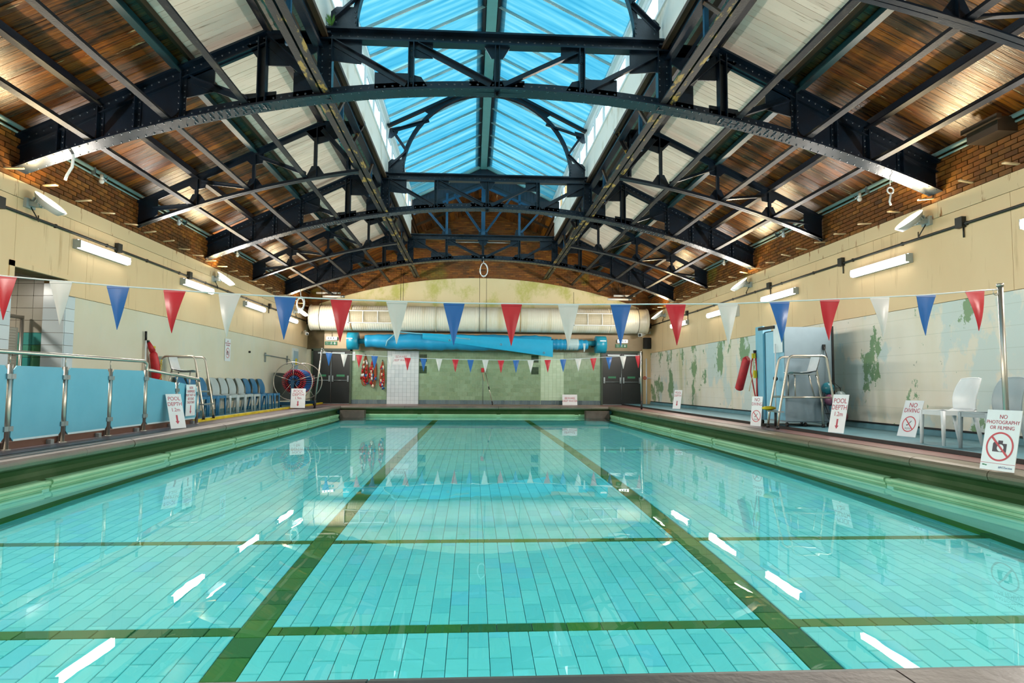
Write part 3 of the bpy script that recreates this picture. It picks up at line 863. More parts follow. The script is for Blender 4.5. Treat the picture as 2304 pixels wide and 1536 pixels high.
# boarded roof between the gable and the far wall
rc = struct('ceiling_end_bay')
IA = math.atan((I_R - I_E) / E_U); IL = 2.75 / math.cos(IA)
ipm = MB().box((0, 0, 0), 3.35, .17, .024).mesh('plank', PLANK)
for sgn in (-1, 1):
    k = 0
    while k < 16:
        q = (k + .5) * .175
        o = link('plank', ipm, rc); o.location = (XC + sgn * (q * math.cos(IA)), (YG + YF) / 2 + .03, I_R + .03 - q * math.sin(IA)); o.rotation_euler = (0, 0, PI / 2)
        o.rotation_euler = Matrix(((0, -math.cos(IA), sgn * math.sin(IA)), (1, 0, 0), (0, 0, 0))).to_euler() if False else (-sgn * IA if False else 0, 0, 0)
        o.matrix_basis = Matrix.Translation(o.location) @ Matrix.Rotation(sgn * IA, 4, 'Y') @ Matrix.Rotation(PI / 2, 4, 'Z')
        k += 1
    part('roof_sheet', MB().prism([(XC, YG, I_R + .06), (XC + sgn * 2.8, YG, I_R + .06 - 2.8 * math.tan(IA)), (XC + sgn * 2.8, YF + .3, I_R + .06 - 2.8 * math.tan(IA)), (XC, YF + .3, I_R + .06)], (0, 0, .06)), BLACK, rc)
    part('side_board', MB().bx(*sorted((XC + sgn * 2.6, XC + sgn * 2.68)), YG, YF, 6.4, 6.98), TIMBER, rc)
    part('rafter', MB().beam((XC + sgn * 2.55, 24.9, I_E + .0), (XC, 24.9, I_R - .03), .07, .12, (0, 0, 1)), TIMBER, rc)
# ------------------------------------------------------------------ riveted roof trusses
def arcpts(u0, u1, n, dz=0): return [(XC + u0 + (u1 - u0) * i / n, zarc(u0 + (u1 - u0) * i / n) + dz) for i in range(n + 1)]
def sweep(mb, pts, y0, y1, t):
    """a flat plate following points (x, z), thickness t upward, from y0 to y1"""
    P = []
    for x, z in pts: P += [(x, y0, z), (x, y1, z), (x, y1, z + t), (x, y0, z + t)]
    fs = []
    n = len(pts)
    for i in range(n - 1):
        a, b_ = 4 * i, 4 * i + 4
        for k in range(4):
            l = (k + 1) % 4
            fs.append((a + k, b_ + k, b_ + l, a + l))
    fs += [(0, 1, 2, 3), tuple(4 * (n - 1) + k for k in (3, 2, 1, 0))]
    mb.add(P, fs); return mb
def gusset(t, Y, pts, dy=.012):
    return part('gusset_plate', MB().prism([(XC + u, Y - dy, z) for u, z in pts], (0, 2 * dy, 0)), STEEL, t)
def angle(t, Y, a, b_, w=.09, name='brace', mat=None, dy=.02):
    """an angle section from (u, z) to (u, z): a flat leg and a standing leg"""
    A, B = V(XC + a[0], Y - dy, a[1]), V(XC + b_[0], Y - dy, b_[1])
    d = (B - A).normalized(); nrm = V(-d.z, 0, d.x)
    mb = MB().beam(A, B, w, .014, (0, 1, 0))
    mb.beam(A + nrm * w / 2 - V(0, .035, 0), B + nrm * w / 2 - V(0, .035, 0), .07, .014, nrm)
    return part(name, mb, mat or STEEL, t)
def main_truss(Y, label, lantern=True):
    t = thing('roof_truss', label, 'truss', (XC, Y, 3.75), 'riveted main roof trusses')
    rv = MB()
    mb = sweep(MB(), arcpts(-HALF, HALF, 56), Y - .15, Y + .15, .028)
    sweep(mb, arcpts(-HALF, HALF, 56, .028), Y - .09, Y + .09, .03)
    part('arch_chord', mb, STEEL, t)
    mb = MB(); pl = arcpts(-HALF, HALF, 56, .02)
    for (xa, za), (xb, zb) in zip(pl, pl[1:]): mb.prism([(xa, Y - .012, za), (xb, Y - .012, zb), (xb, Y - .012, zb + .15), (xa, Y - .012, za + .15)], (0, .024, 0))
    part('arch_web', mb, STEEL, t)
    n = 118
    for i in range(n):
        u = -6.85 + 13.7 * i / (n - 1)
        nr = V(-u / 17.85 * 0, 0, -1)
        rv.rivet((XC + u, Y - .115, zarc(u)), nr); rv.rivet((XC + u, Y + .115, zarc(u)), nr)
        rv.rivet((XC + u, Y - .013, zarc(u) + .12), (0, -1, 0))
        if 3.45 < abs(u) < 4.6:
            for dy in (-.075, -.03, .03, .075): rv.rivet((XC + u + .05, Y + dy, zarc(u + .05)), nr)
    for s in (-1, 1):
        sx = lambda u: XC + s * u
        mb = MB().beam((sx(HALF), Y, 4.33), (sx(3.45), Y, 6.03), .26, .03, (0, 0, 1))
        mb.beam((sx(HALF), Y, 4.24), (sx(3.45), Y, 5.94), .024, .16, (0, 0, 1))
        mb.beam((sx(HALF), Y, 4.18), (sx(3.45), Y, 5.88), .14, .018, (0, 0, 1))
        mb.beam((sx(3.5), Y, 6.03), (sx(2.5), Y, 6.06), .2, .03, (0, 0, 1)).beam((sx(3.5), Y, 5.96), (sx(2.5), Y, 5.98), .024, .14, (0, 0, 1))
        part('rafter', mb, STEEL, t)
        for i in range(34):
            u = 6.8 - i * .1
            rv.rivet((sx(u), Y - .013, zraft(u) - .03), (0, -1, 0)); rv.rivet((sx(u), Y - .013, zraft(u) - .14), (0, -1, 0))
        us = [HALF - (HALF - 4.62) * i / 10 for i in range(11)]
        poly = [(sx(u), Y - .009, zarc(u) + .03) for u in us] + [(sx(u), Y - .009, zraft(u) - .05) for u in reversed(us)]
        mb = MB(); m_ = len(us)
        for i in range(m_ - 1):
            mb.prism([poly[i], poly[i + 1], poly[2 * m_ - 2 - i], poly[2 * m_ - 1 - i]], (0, .018, 0))
        part('web_plate', mb, STEEL, t)
        for u in (6.36, 5.82, 5.3, 4.66):
            mb = MB().box((sx(u), Y - .05, (zarc(u) + zraft(u)) / 2), .014, .09, zraft(u) - zarc(u) - .1)
            mb.box((sx(u), Y - .02, (zarc(u) + zraft(u)) / 2), .13, .014, zraft(u) - zarc(u) - .1)
            part('stiffener', mb, STEEL, t)
            z = zarc(u) + .12
            while z < zraft(u) - .15:
                for dx in (-.04, .04): rv.rivet((sx(u) + dx, Y - .027, z), (0, -1, 0))
                z += .09
        # outer open panel
        def post(u, z0, z1, w):
            mb = MB().box((sx(u), Y, (z0 + z1) / 2), w, .02, z1 - z0).box((sx(u - w / 2), Y - .03, (z0 + z1) / 2), .014, .14, z1 - z0).box((sx(u + w / 2), Y - .03, (z0 + z1) / 2), .014, .14, z1 - z0)
            return part('post', mb, STEEL, t)
        post(3.5, zarc(3.5), 5.95, .11)
        post(2.58, zarc(2.58), 6.0, .2)
        for i in range(8):
            for dx in (-.06, .06): rv.rivet((sx(2.58) + dx, Y - .011, 5.15 + i * .1), (0, -1, 0))
        gusset(t, Y, [(s * 3.75, 5.85), (s * 3.2, 5.98), (s * 2.7, 5.98), (s * 2.7, 5.80), (s * 3.1, 5.55), (s * 3.5, 5.55)])
        gusset(t, Y, [(s * 3.05, zarc(3.05)), (s * 2.6, zarc(2.6)), (s * 2.6, 5.55), (s * 3.05, 5.45)])
        gusset(t, Y, [(s * 4.65, 5.3), (s * 4.2, 5.5), (s * 4.2, 5.12), (s * 4.65, 5.0)])
        gusset(t, Y, [(s * 3.9, zarc(3.9)), (s * 3.3, zarc(3.3)), (s * 3.3, zarc(3.3) + .22), (s * 3.75, zarc(3.75) + .25)])
        angle(t, Y, (s * 4.55, 5.28), (s * 3.72, 5.0)); angle(t, Y, (s * 3.42, 5.9), (s * 2.72, 5.3), .12)
        if True:
            post(1.3, zarc(1.3), 5.97, .075)
            for z in (5.35, 5.45, 5.75, 5.86):
                rv.rivet((sx(1.3), Y - .012, z), (0, -1, 0), .02, .016)
            angle(t, Y, (s * 2.48, 5.93), (s * 1.38, 5.32), .085); angle(t, Y, (s * 1.22, 5.92), (s * .1, 5.36), .085)
            gusset(t, Y, [(s * 2.55, 5.97), (s * 2.05, 5.97), (s * 2.05, 5.62), (s * 2.5, 5.66)])
            gusset(t, Y, [(s * 1.85, zarc(1.85) + .02), (s * 1.0, zarc(1.0)), (s * 1.15, 5.45), (s * 1.35, 5.5), (s * 1.85, 5.5)])
            gusset(t, Y, [(s * 1.3, 5.97), (s * .98, 5.97), (s * .98, 5.75), (s * 1.25, 5.75)])
            for k in range(4):
                rv.rivet((sx(1.42 + k * .1), Y - .014, 5.36 + k * .055), (0, -1, 0), .02, .016); rv.rivet((sx(2.42 - k * .09), Y - .014, 5.88 - k * .05), (0, -1, 0), .02, .016)
    mb = MB().box((XC, Y, 6.12), 5.3, .26, .03).box((XC, Y, 6.04), 5.3, .022, .15).box((XC, Y, 5.97), 5.3, .18, .02)
    part('top_chord', mb, STEEL, t)
    for i in range(40): rv.rivet((XC - 2.5 + i * 5 / 39, Y - .012, 6.05), (0, -1, 0))
    mb = MB().box((XC, Y, 5.58), .09, .02, .78).box((XC - .03, Y - .03, 5.58), .014, .08, .78).box((XC + .03, Y - .03, 5.58), .014, .08, .78)
    part('post', mb, STEEL, t)
    gusset(t, Y, [(-.42, zarc(.42)), (.42, zarc(.42)), (.42, 5.44), (-.42, 5.44)]); gusset(t, Y, [(-.2, 5.97), (.2, 5.97), (.09, 5.78), (-.09, 5.78)])
    for k in range(4):
        for s in (-1, 1): rv.rivet((XC + s * (.12 + k * .08), Y - .014, 5.38 + k * .015), (0, -1, 0))
    if lantern:
        R2 = 2.13; z0 = 6.1
        pts = [(XC + R2 * math.cos(PI - PI * i / 36), z0 + R2 * math.sin(PI - PI * i / 36)) for i in range(37)]
        part('lantern_arch', sweep(MB(), [(x, z) for x, z in pts], Y - .07, Y + .07, .02), STEEL, t)
        mb = MB()
        for (xa, za), (xb, zb) in zip(pts, pts[1:]):
            q = lambda x, z: (XC + (x - XC) * 1.045, z0 + (z - z0) * 1.045)
            (xc, zc), (xd, zd) = q(xb, zb), q(xa, za)
            mb.prism([(xa, Y - .008, za), (xb, Y - .008, zb), (xc, Y - .008, zc), (xd, Y - .008, zd)], (0, .016, 0))
        part('lantern_arch_web', mb, STEEL, t)
        sl = (R_Z - E_Z) / E_U
        for s in (-1, 1):
            part('lantern_rafter', MB().beam((XC + s * 2.55, Y, E_Z - .1), (XC, Y, R_Z - .11), .12, .07, (0, 0, 1)), STEEL, t)
            poly = [(XC + s * u, Y - .01, R_Z - .16 - sl * u) for u in (.05, .5, 1.0, 1.62)] + [(XC + s * u, Y - .01, z0 + math.sqrt(R2 * R2 - u * u)) for u in (1.45, 1.2, .9, .5, .05)]
            mb = MB().prism(poly, (0, .02, 0)); part('spandrel_plate', mb, STEEL, t)
            P1 = (s * 2.42, 7.22)
            angle(t, Y, P1, (s * 1.5, 7.52), .07, 'strut'); angle(t, Y, P1, (s * 2.07, 6.72), .06, 'strut'); angle(t, Y, (s * 2.07, 6.72), (s * 2.5, 6.3), .06, 'strut')
            gusset(t, Y, [(s * 2.1, 6.13), (s * 2.52, 6.13), (s * 2.52, 6.42), (s * 2.44, 6.5), (s * 2.12, 6.5)], .02)
            gusset(t, Y, [(s * 2.5, 7.3), (s * 2.25, 7.36), (s * 2.3, 7.18), (s * 2.45, 7.05), (s * 2.53, 7.05)], .015)
            for k in range(8):
                rv.rivet((XC + s * (2.15 + (k % 2) * .3), Y - .021, 6.18 + (k // 2) * .08), (0, -1, 0), .02, .016)
    part('rivets', rv, plain('rivet_steel', '#26323c', .25) if 'rivet_steel' not in bpy.data.materials else bpy.data.materials['rivet_steel'], t, kind='stuff')
    return t
main_truss(YM[0], 'nearest riveted arched truss crossing the whole roof, the widest in view')
main_truss(YM[1], 'middle riveted arched truss carrying the full semicircular lantern arch')
t3 = main_truss(YM[2], 'farthest riveted arched truss with an upright frame below the dark gable', False)
for s in (-1, 0, 1):
    x = XC + s * 1.3
    part('upper_post', MB().box((x, YG - .03, 6.14 + (.75 if s else 1.0)), .085 if s else .14, .08, 1.5 if s else 2.0), NAVY, t3)
    gusset(t3, YG - .05, [(s * 1.3 - .18, 6.14), (s * 1.3 + .18, 6.14), (s * 1.3 + .12, 6.36), (s * 1.3 - .12, 6.36)])
for s in (-1, 1):
    angle(t3, YG - .06, (s * 2.1, 7.1), (s * 1.36, 6.25), .07, 'upper_brace', NAVY); angle(t3, YG - .06, (s * 1.05, 7.6), (s * .1, 6.25), .07, 'upper_brace', NAVY)
    part('upper_rafter', MB().beam((XC + s * 2.5, YG - .02, 6.86), (XC, YG - .02, 7.92), .08, .1, (0, 1, 0)), NAVY, t3)

def light_truss(Y, label):
    t = thing('light_truss', label, 'truss', (XC, Y, 3.75), 'light intermediate roof trusses')
    for s in (-1, 1):
        sx = lambda u: XC + s * u
        us = [HALF - (HALF - 2.66) * i / 18 for i in range(19)]
        pts = [(sx(u), zarc(u)) for u in us]
        if s > 0: pts = pts[::-1]
        mb = sweep(MB(), pts, Y - .075, Y - .012, .014); sweep(mb, pts, Y + .012, Y + .075, .014)
        for (xa, za), (xb, zb) in zip(pts, pts[1:]):
            for d in (-.014, .006): mb.prism([(xa, Y + d, za), (xb, Y + d, zb), (xb, Y + d, zb + .075), (xa, Y + d, za + .075)], (0, .008, 0))
        part('arch_chord', mb, STEEL, t)
        part('rafter', MB().beam((sx(HALF), Y, 4.33), (sx(3.45), Y, 6.03), .16, .02, (0, 0, 1)).beam((sx(HALF), Y, 4.27), (sx(3.45), Y, 5.97), .02, .1, (0, 0, 1)), STEEL, t)
        for u in (5.82, 4.72, 3.52):
            z0, z1 = zarc(u) + .02, zraft(u) - .05
            part('post', MB().box((sx(u), Y, (z0 + z1) / 2), .075, .016, z1 - z0).box((sx(u - .03), Y - .03, (z0 + z1) / 2), .012, .06, z1 - z0), STEEL, t)
            gusset(t, Y, [(s * (u - .22), zarc(u - .22)), (s * (u + .22), zarc(u + .22)), (s * (u + .07), zarc(u) + .26), (s * (u - .07), zarc(u) + .26)])
            gusset(t, Y, [(s * (u + .2), zraft(u + .2) - .03), (s * (u - .2), zraft(u - .2) - .03), (s * (u - .16), zraft(u) - .22), (s * (u + .05), zraft(u) - .26)])
        angle(t, Y, (s * 6.62, 4.2), (s * 5.95, 4.28), .06); angle(t, Y, (s * 5.72, 4.76), (s * 4.86, 4.68), .06); angle(t, Y, (s * 4.62, 5.3), (s * 3.7, 4.98), .06)
        gusset(t, Y, [(s * HALF, 4.33), (s * 6.55, 4.5), (s * 6.55, 4.1), (s * 6.9, 3.83), (s * HALF, 3.83)], .014)
        gusset(t, Y, [(s * 3.75, 5.85), (s * 3.3, 6.02), (s * 2.75, 6.02), (s * 2.75, 5.85), (s * 3.5, 5.6)])
        part('inner_post', MB().box((sx(2.86), Y, 5.6), .09, .016, 1.0).box((sx(2.86), Y - .03, 5.6), .014, .08, 1.0), STEEL, t)
        angle(t, Y, (s * 2.6, 6.0), (s * 2.84, 5.55), .07, 'brace', FLAKE)
        angle(t, Y, (s * 3.4, 5.9), (s * 2.72, 5.15), .08)
        part('link', MB().beam((sx(3.5), Y, 6.03), (sx(2.55), Y, 6.05), .1, .08, (0, 0, 1)), STEEL, t)
    return t
for Y, l in zip(YLT, ('nearest light angle-iron truss, partly above the top of the view', 'middle light angle-iron truss between the two nearest main trusses', 'farthest light angle-iron truss between the middle and farthest main trusses')):
    light_truss(Y, l)

# ------------------------------------------------------------------ purlins and long ties
for s, side in ((-1, 'left'), (1, 'right')):
    for u, mt, nm in ((5.84, STEEL, 'dark purlin halfway up the stained boards of the %s slope'), (4.72, TEAL, 'teal purlin along the top of the stained boards on the %s slope'), (3.42, STEEL, 'dark purlin high on the white boards of the %s slope')):
        x = XC + s * u; z = zroof(u) - .10
        p = thing('purlin', nm % side, 'beam', (x, 5, z), 'purlins under the roof boards')
        part('flange', MB().bx(x - .055, x + .055, YB, YF, z - .08, z - .06), TIE if mt is STEEL else mt, p)
        part('web', MB().bx(x - .012, x + .012, YB, YF, z - .06, z + .06), mt, p)
        if u != 3.42: part('timber', MB().bx(*sorted((x + s * .02, x + s * .08)), YB, YF, z - .04, z + .06), TIMBER, p)
    for u, nm in ((5.88, 'flat steel tie under the %s arch feet, the lowest of three'), (4.8, 'flat steel tie under the %s side arches, the middle of three'), (3.7, 'flat steel tie under the %s side arches, the highest of three')):
        x = XC + s * u; z = zarc(u) + .045
        single('tie_bar', MB().beam((x, YB, z), (x, YF - .02, z), .085, .02, (s * .22, 0, 1)).beam((x, YB, z + .04), (x, YF - .02, z + .04), .016, .06, (0, 0, 1)), TIE, nm % side, 'beam', 'long ties along the arches', (x, 5, z))
    x = XC + s * 2.6; z = zarc(2.6) + .05
    d = thing('double_tie', 'flaking double steel tie running under the %s edge of the lantern' % side, 'beam', (x, 5, z))
    for q in (-.065, .065):
        part('bar', MB().beam((x + q, YB, z), (x + q, YF - .02, z), .1, .022, (0, 0, 1)).beam((x + q * .3, YB, z + .05), (x + q * .3, YF - .02, z + .05), .016, .09, (0, 0, 1)), FLAKE, d)
    x = XC + s * 2.68
    g = thing('lantern_girder', 'dark steel girder with a timber edge below the %s lantern panels' % side, 'beam', (x, 5, 5.9))
    part('web', MB().bx(x - .015, x + .015, YB, YG, 5.86, 6.08), STEEL, g)
    part('flange', MB().bx(x - .08, x + .06, YB, YG, 5.84, 5.865), STEEL, g)
    part('timber_edge', MB().bx(*sorted((x - s * .05, x - s * .13)), YB, YG, 6.0, 6.07), TIMBER, g)
    x2 = XC + s * 2.95
    part('outer_flange', MB().bx(x2 - .03, x2 + .03, YB, YG, 5.9, 6.05), STEEL, g)
    for Y in (4.6, 8.0, 11.4, 14.75, 18.1, 21.5):
        part('hanger', MB().beam((x, Y - .7, 5.12), (x, Y + .2, 5.9), .05, .05, (0, 0, 1)), TIMBER, g)
        part('hanger', MB().box((x + s * .05, Y + .25, 5.5), .06, .06, .75), NAVY, g)
    # grey pipe along the eaves
    xw = (XL + .07) if s < 0 else (XR - .07)
    p = thing('eaves_pipe', 'pale green-grey pipe along the top of the %s brick band' % side, 'pipe', (xw, 5, 4.47))
    part('pipe', MB().tube([(xw, YB, 4.45), (xw, YF - .03, 4.45)], .032, 10), PIPEG, p)
    part('pipe', MB().tube([(xw + s * .03, YB, 4.38), (xw + s * .03, YF - .03, 4.38)], .018, 8), PIPEG, p)
    for Y in (5.0, 7.6, 11.4, 15.0, 18.3, 21.8): part('clip', MB().box((xw, Y, 4.42), .08, .04, .12), GALV, p)
    for i, Y in enumerate((11.6, 14.6, 18.2)):
        f = thing('pipe_valve', '%s small white valve hanging from the %s eaves pipe' % (ORD[i + 1], side), 'valve', (xw - s * .05, Y, 4.3))
        part('body', MB().cyl((xw - s * .04, Y, 4.32), (xw - s * .04, Y, 4.42), .03, 8).sph((xw - s * .04, Y, 4.30), .045, 8, 6), WHITEP, f)
        part('lead', MB().tube([(xw - s * .04, Y, 4.4), (xw - s * .07, Y + .08, 4.33), (xw - s * .05, Y + .16, 4.42)], .008, 5), WHITEP, f)
# ------------------------------------------------------------------ lamps on the side walls
def lamp_light(t, loc, d, sx, sy, power, col):
    """the lamp's own light: an area light on its diffuser, shining along d"""
    l = bpy.data.lights.new('lamp_light', 'AREA'); l.shape = 'RECTANGLE'; l.size = sx; l.size_y = sy
    l.energy = power; l.color = col
    o = link('lamp_light', l, t)
    d = V(d).normalized(); X = V(0, 1, 0); X = (X - d * X.dot(d)).normalized(); Z = -d; Y = Z.cross(X)
    p = V(loc) - OFF[t.name]
    o.matrix_local = Matrix(((X.x, Y.x, Z.x, p.x), (X.y, Y.y, Z.y, p.y), (X.z, Y.z, Z.z, p.z), (0, 0, 0, 1)))
def tube_light(sgn, y0, y1, z, label):
    x = XL if sgn < 0 else XR
    t = thing('tube_light', label, 'light', (x - sgn * .06, (y0 + y1) / 2, z), 'long wall tube lights')
    part('housing', MB().bx(*sorted((x - sgn * .013, x - sgn * .085)), y0 - .01, y1 + .01, z - .078, z + .078), LAMPG, t)
    xc = x - sgn * .085
    sec = [(xc - sgn * .06 * math.sin(PI * k / 8), z + .074 * math.cos(PI * k / 8)) for k in range(9)]
    part('diffuser', MB().prism([(a, y0, b_) for a, b_ in sec], (0, y1 - y0, 0)), TUBE, t)
    lamp_light(t, (x - sgn * .150, (y0 + y1) / 2, z), (-sgn, 0, 0), y1 - y0, .13, TUBE_W, TUBE_C)
    for y in (y0, y1): part('end_cap', MB().box((xc, y + (-.006 if y == y0 else .006), z), .11, .012, .13), LAMPG, t)
    return t
for i, (a, b_) in enumerate(((11.05, 12.62), (15.0, 16.62), (19.05, 20.7), (22.8, 24.5))):
    tube_light(-1, a, b_, 3.08, '%s wall tube light from the camera on the left wall, lit white' % ['nearest', 'second', 'third', 'farthest'][i])
for i, (a, b_) in enumerate(((6.5, 8.05), (10.33, 11.92), (14.15, 15.8), (17.6, 19.6), (21.6, 23.3))):
    tube_light(1, a, b_, 2.95, '%s wall tube light from the camera on the right wall, lit white' % ['nearest', 'second', 'third', 'fourth', 'farthest'][i])
tube_light(-1, 6.9, 8.5, 3.08, 'added unseen tube light on the left wall nearer than the alcove')  # tubes from here on are unseen, added to light the pennants from the front
tube_light(-1, 2.9, 4.5, 3.08, 'added unseen tube light on the left wall level with the near pool end')
tube_light(1, 2.6, 4.2, 2.95, 'added unseen tube light on the right wall level with the near pool end')
tube_light(-1, -1.2, .4, 3.08, 'added unseen tube light on the left wall behind the near pool end')
tube_light(1, -1.2, .4, 2.95, 'added unseen tube light on the right wall behind the near pool end')
def flood(sgn, y, z, label):
    x = XL if sgn < 0 else XR
    t = thing('floodlight', label, 'light', (x - sgn * .02, y, z), 'floodlights aimed at the roof')
    part('bracket', MB().box((x - sgn * .035, y, z), .05, .2, .14).beam((x - sgn * .03, y, z), (x - sgn * .2, y, z - .02), .09, .07, (0, 0, 1)), LAMPG, t)
    # shallow dish tilted: opening up, in and a little toward the pool
    n_ = V(-sgn * .60, -.12, .79).normalized(); a = V(-sgn * .79, 0, -.60).normalized(); a = (a - n_ * a.dot(n_)).normalized(); b2 = n_.cross(a)
    c = V(x - sgn * .34, y, z + .03)
    mb = MB(); rings = [(.02, -.11), (.75, -.10), (1.0, -.02), (1.03, .0)]; nn = 20; vs_ = []
    for r_, h in rings:
        for k in range(nn):
            an = 2 * PI * k / nn
            vs_.append(c + a * (math.cos(an) * .27 * r_) + b2 * (math.sin(an) * .13 * r_) + n_ * h)
    fs = [(i * nn + k, i * nn + (k + 1) % nn, (i + 1) * nn + (k + 1) % nn, (i + 1) * nn + k) for i in range(3) for k in range(nn)] + [tuple(range(nn))[::-1]]
    mb.add(vs_, fs, True); part('shell', mb, LAMPG, t)
    mb = MB(); mb.add([c + a * (math.cos(2 * PI * k / nn) * .262) + b2 * (math.sin(2 * PI * k / nn) * .124) - n_ * .006 for k in range(nn)], [tuple(range(nn))])
    part('lens', mb, FLOOD, t)
    lamp_light(t, c + n_ * .01, n_, .26, .44, FLOOD_W, FLOOD_C)
    mb = MB()
    for k in range(5): mb.box(c - n_ * .09 - a * (.05 * k - .02), .014, .2, .05, (a, b2, n_))
    part('cooling_fins', mb, LAMPG, t)
    part('lead', MB().tube([(x - sgn * .06, y, z - .05), (x - sgn * .12, y + .06, z - .2), (x - sgn * .06, y + .18, z - .22), (x - sgn * .03, y + .22, z - .12)], .009, 6), CONDUIT, t)
for i, y in enumerate((9.92, 16.85, 24.35)): flood(-1, y, 3.43, '%s grey floodlight on the left wall, aimed up at the boards' % ['nearest', 'middle', 'farthest'][i])
for i, y in enumerate((9.93, 16.65, 24.3)): flood(1, y, 3.46, '%s grey floodlight on the right wall, aimed up at the boards' % ['nearest', 'middle', 'farthest'][i])
for sgn, x, z, boxes in ((-1, XL, 3.25, (9.3, 12.35, 15.4, 21.4)), (1, XR, 3.23, (9.2, 12.37, 15.52, 21.7))):
    side = 'left' if sgn < 0 else 'right'
    t = thing('conduit', 'dark cable conduit with square junction boxes along the %s wall' % side, 'conduit', (x - sgn * .03, 8, z))
    part('pipe', MB().tube([(x - sgn * .035, YB, z), (x - sgn * .035, YF - .2, z)], .022, 8), CONDUIT, t)
    for y in boxes: part('junction_box', MB().box((x - sgn * .05, y, z + .03), .07, .14, .16), CONDUIT, t)
    for y in boxes: part('drop_lead', MB().tube([(x - sgn * .03, y - .03, z - .05), (x - sgn * .03, y - .03, z - .2)], .012, 6), CONDUIT, t)
    for k in range(14): part('clip', MB().box((x - sgn * .03, 6.2 + k * 1.45, z), .04, .03, .06), CONDUIT, t)
    part('end_box', MB().box((x - sgn * .06, YF - .2, z), .1, .14, .2), CONDUIT, t)

# ------------------------------------------------------------------ duct, pool cover and things on the far wall
DY = 25.75; DZ = 3.36; DR = .49
dt = thing('air_duct', 'long white ribbed air duct with two grilles across the far wall', 'duct', (XC, DY, DZ))
xs = [-6.28, -4.7, -2.9, -1.45, .1, 1.85, 3.75, 5.4, 6.93]
for a, b_ in zip(xs, xs[1:]):
    mb = MB(); k = int((b_ - a) / .055); pts = []; rs = []
    for i in range(k + 1):
        pts.append((a + (b_ - a) * i / k, DY, DZ)); rs.append(DR + (.0035 if i % 2 else 0))
    part('duct_section', mb.tube(pts, rs, 36), DUCT, dt)
part('end_cap', MB().cyl((-6.3, DY, DZ), (-6.27, DY, DZ), DR + .015, 36), DUCT, dt)
part('end_cap', MB().cyl((6.92, DY, DZ), (6.95, DY, DZ), DR + .015, 36), DUCT, dt)
for x in (-4.7, -1.45, 1.85, 3.75):
    part('band', MB().torus((x, DY, DZ), DR + .008, .012, (1, 0, 0), 36, 6), RUST if x in (-4.7, 1.85) else DUCT, dt)
for x0, x1 in ((-4.78, -3.1), (3.92, 5.62)):
    f = part('grille', MB().bx(x0, x1, DY - DR - .06, DY - DR + .2, 3.12, 3.15).bx(x0, x1, DY - DR - .06, DY - DR + .2, 3.58, 3.61).bx(x0, x0 + .03, DY - DR - .06, DY - DR + .2, 3.12, 3.61).bx(x1 - .03, x1, DY - DR - .06, DY - DR + .2, 3.12, 3.61), WHITEP, dt, 'framed outlet grille')
    for i in (1, 2): part('bar', MB().bx(x0 + (x1 - x0) * i / 3 - .012, x0 + (x1 - x0) * i / 3 + .012, DY - DR - .055, DY - DR - .02, 3.14, 3.59), WHITEP, f)
    mb = MB()
    for i in range(20): mb.bx(x0 + .03, x1 - .03, DY - DR - .035, DY - DR - .01, 3.16 + i * .0215, 3.17 + i * .0215)
    part('louvres', mb, plain('tan_louvre', '#b4ac92', .5) if 'tan_louvre' not in bpy.data.materials else bpy.data.materials['tan_louvre'], f, kind='stuff')
for x in (-5.9, -2.85, -2.75, .25, .52, 4.0, 6.55):
    part('hanger_wire', MB().tube([(x, DY - .03, DZ + .1 if abs(x) > 2 else DZ), (x, DY - .03, 5.3 if abs(x - XC) < 3.4 else 4.5)], .008, 5), TIE, dt)
for x in (-5.9, .25, .52, 6.55):
    part('hanger_strap', MB().torus((x, DY, DZ), DR + .016, .007, (1, 0, 0), 36, 5), TIE, dt)

RY, RZ = 25.75, 2.46
cv = thing('pool_cover_roller', 'blue pool cover rolled on a shaft with two round end discs below the duct', 'pool cover', (.3, RY, RZ))
part('shaft', MB().tube([(-4.75, RY, RZ), (5.2, RY, RZ)], .1, 14), plain('teal_shaft', '#2a7f92', .4), cv)
part('end_disc', MB().cyl((-4.86, RY, RZ), (-4.46, RY, RZ), .34, 28), COVERB, cv, 'round teal end disc')
part('end_disc', MB().cyl((4.88, RY, RZ - .05), (5.28, RY, RZ - .05), .34, 28), COVERB, cv, 'round teal end disc')
for x in (-4.75, 5.12): part('disc_label', MB().bx(x - .12, x + .12, RY - .352, RY - .335, RZ + .06, RZ + .1), SIGNW, cv)
random.seed(4)
mb = MB(); pts = []; rs = []
for i in range(60):
    x = -4.2 + 7.3 * i / 59
    r_ = .235 + .075 * min(1, i / 12) * (1 - .35 * max(0, (i - 40) / 19)) + .012 * math.sin(i * 1.9) + random.uniform(-.006, .006)
    pts.append((x, RY + .012 * math.sin(i * .8), RZ + .015 * math.sin(i * .5) - .0003 * i)); rs.append(r_)
part('rolled_cover', mb.tube(pts, rs, 28), COVER, cv)
mb = MB(); P = []
for i in range(17):
    x = -1.95 + 5.08 * i / 16
    row = []
    zt_, zb2 = RZ + .31 - .014 * i, RZ + .10 - .042 * i
    for k in range(7):
        f_ = k / 6
        row.append((x, RY - .33 - .03 * math.sin(f_ * PI) - .01 * math.sin(i * 1.3), zt_ + (zb2 - zt_) * f_))
    P.append(row)
mb.grid(P); mb.grid([[(p[0], p[1] + .012, p[2]) for p in r_[::-1]] for r_ in P])
part('loose_flap', mb, plain('bright_blue_flap', '#12a0cd', .45), cv, 'loose flap hanging diagonally over the roll')
for x, z in ((1.1, 2.36), (2.78, 2.05), (-.9, 2.5)): part('eyelet', MB().torus((x, RY - .36, z), .035, .008, (0, 1, 0), 14, 5), GALV, cv)
mb = MB(); pts = []; rs = []
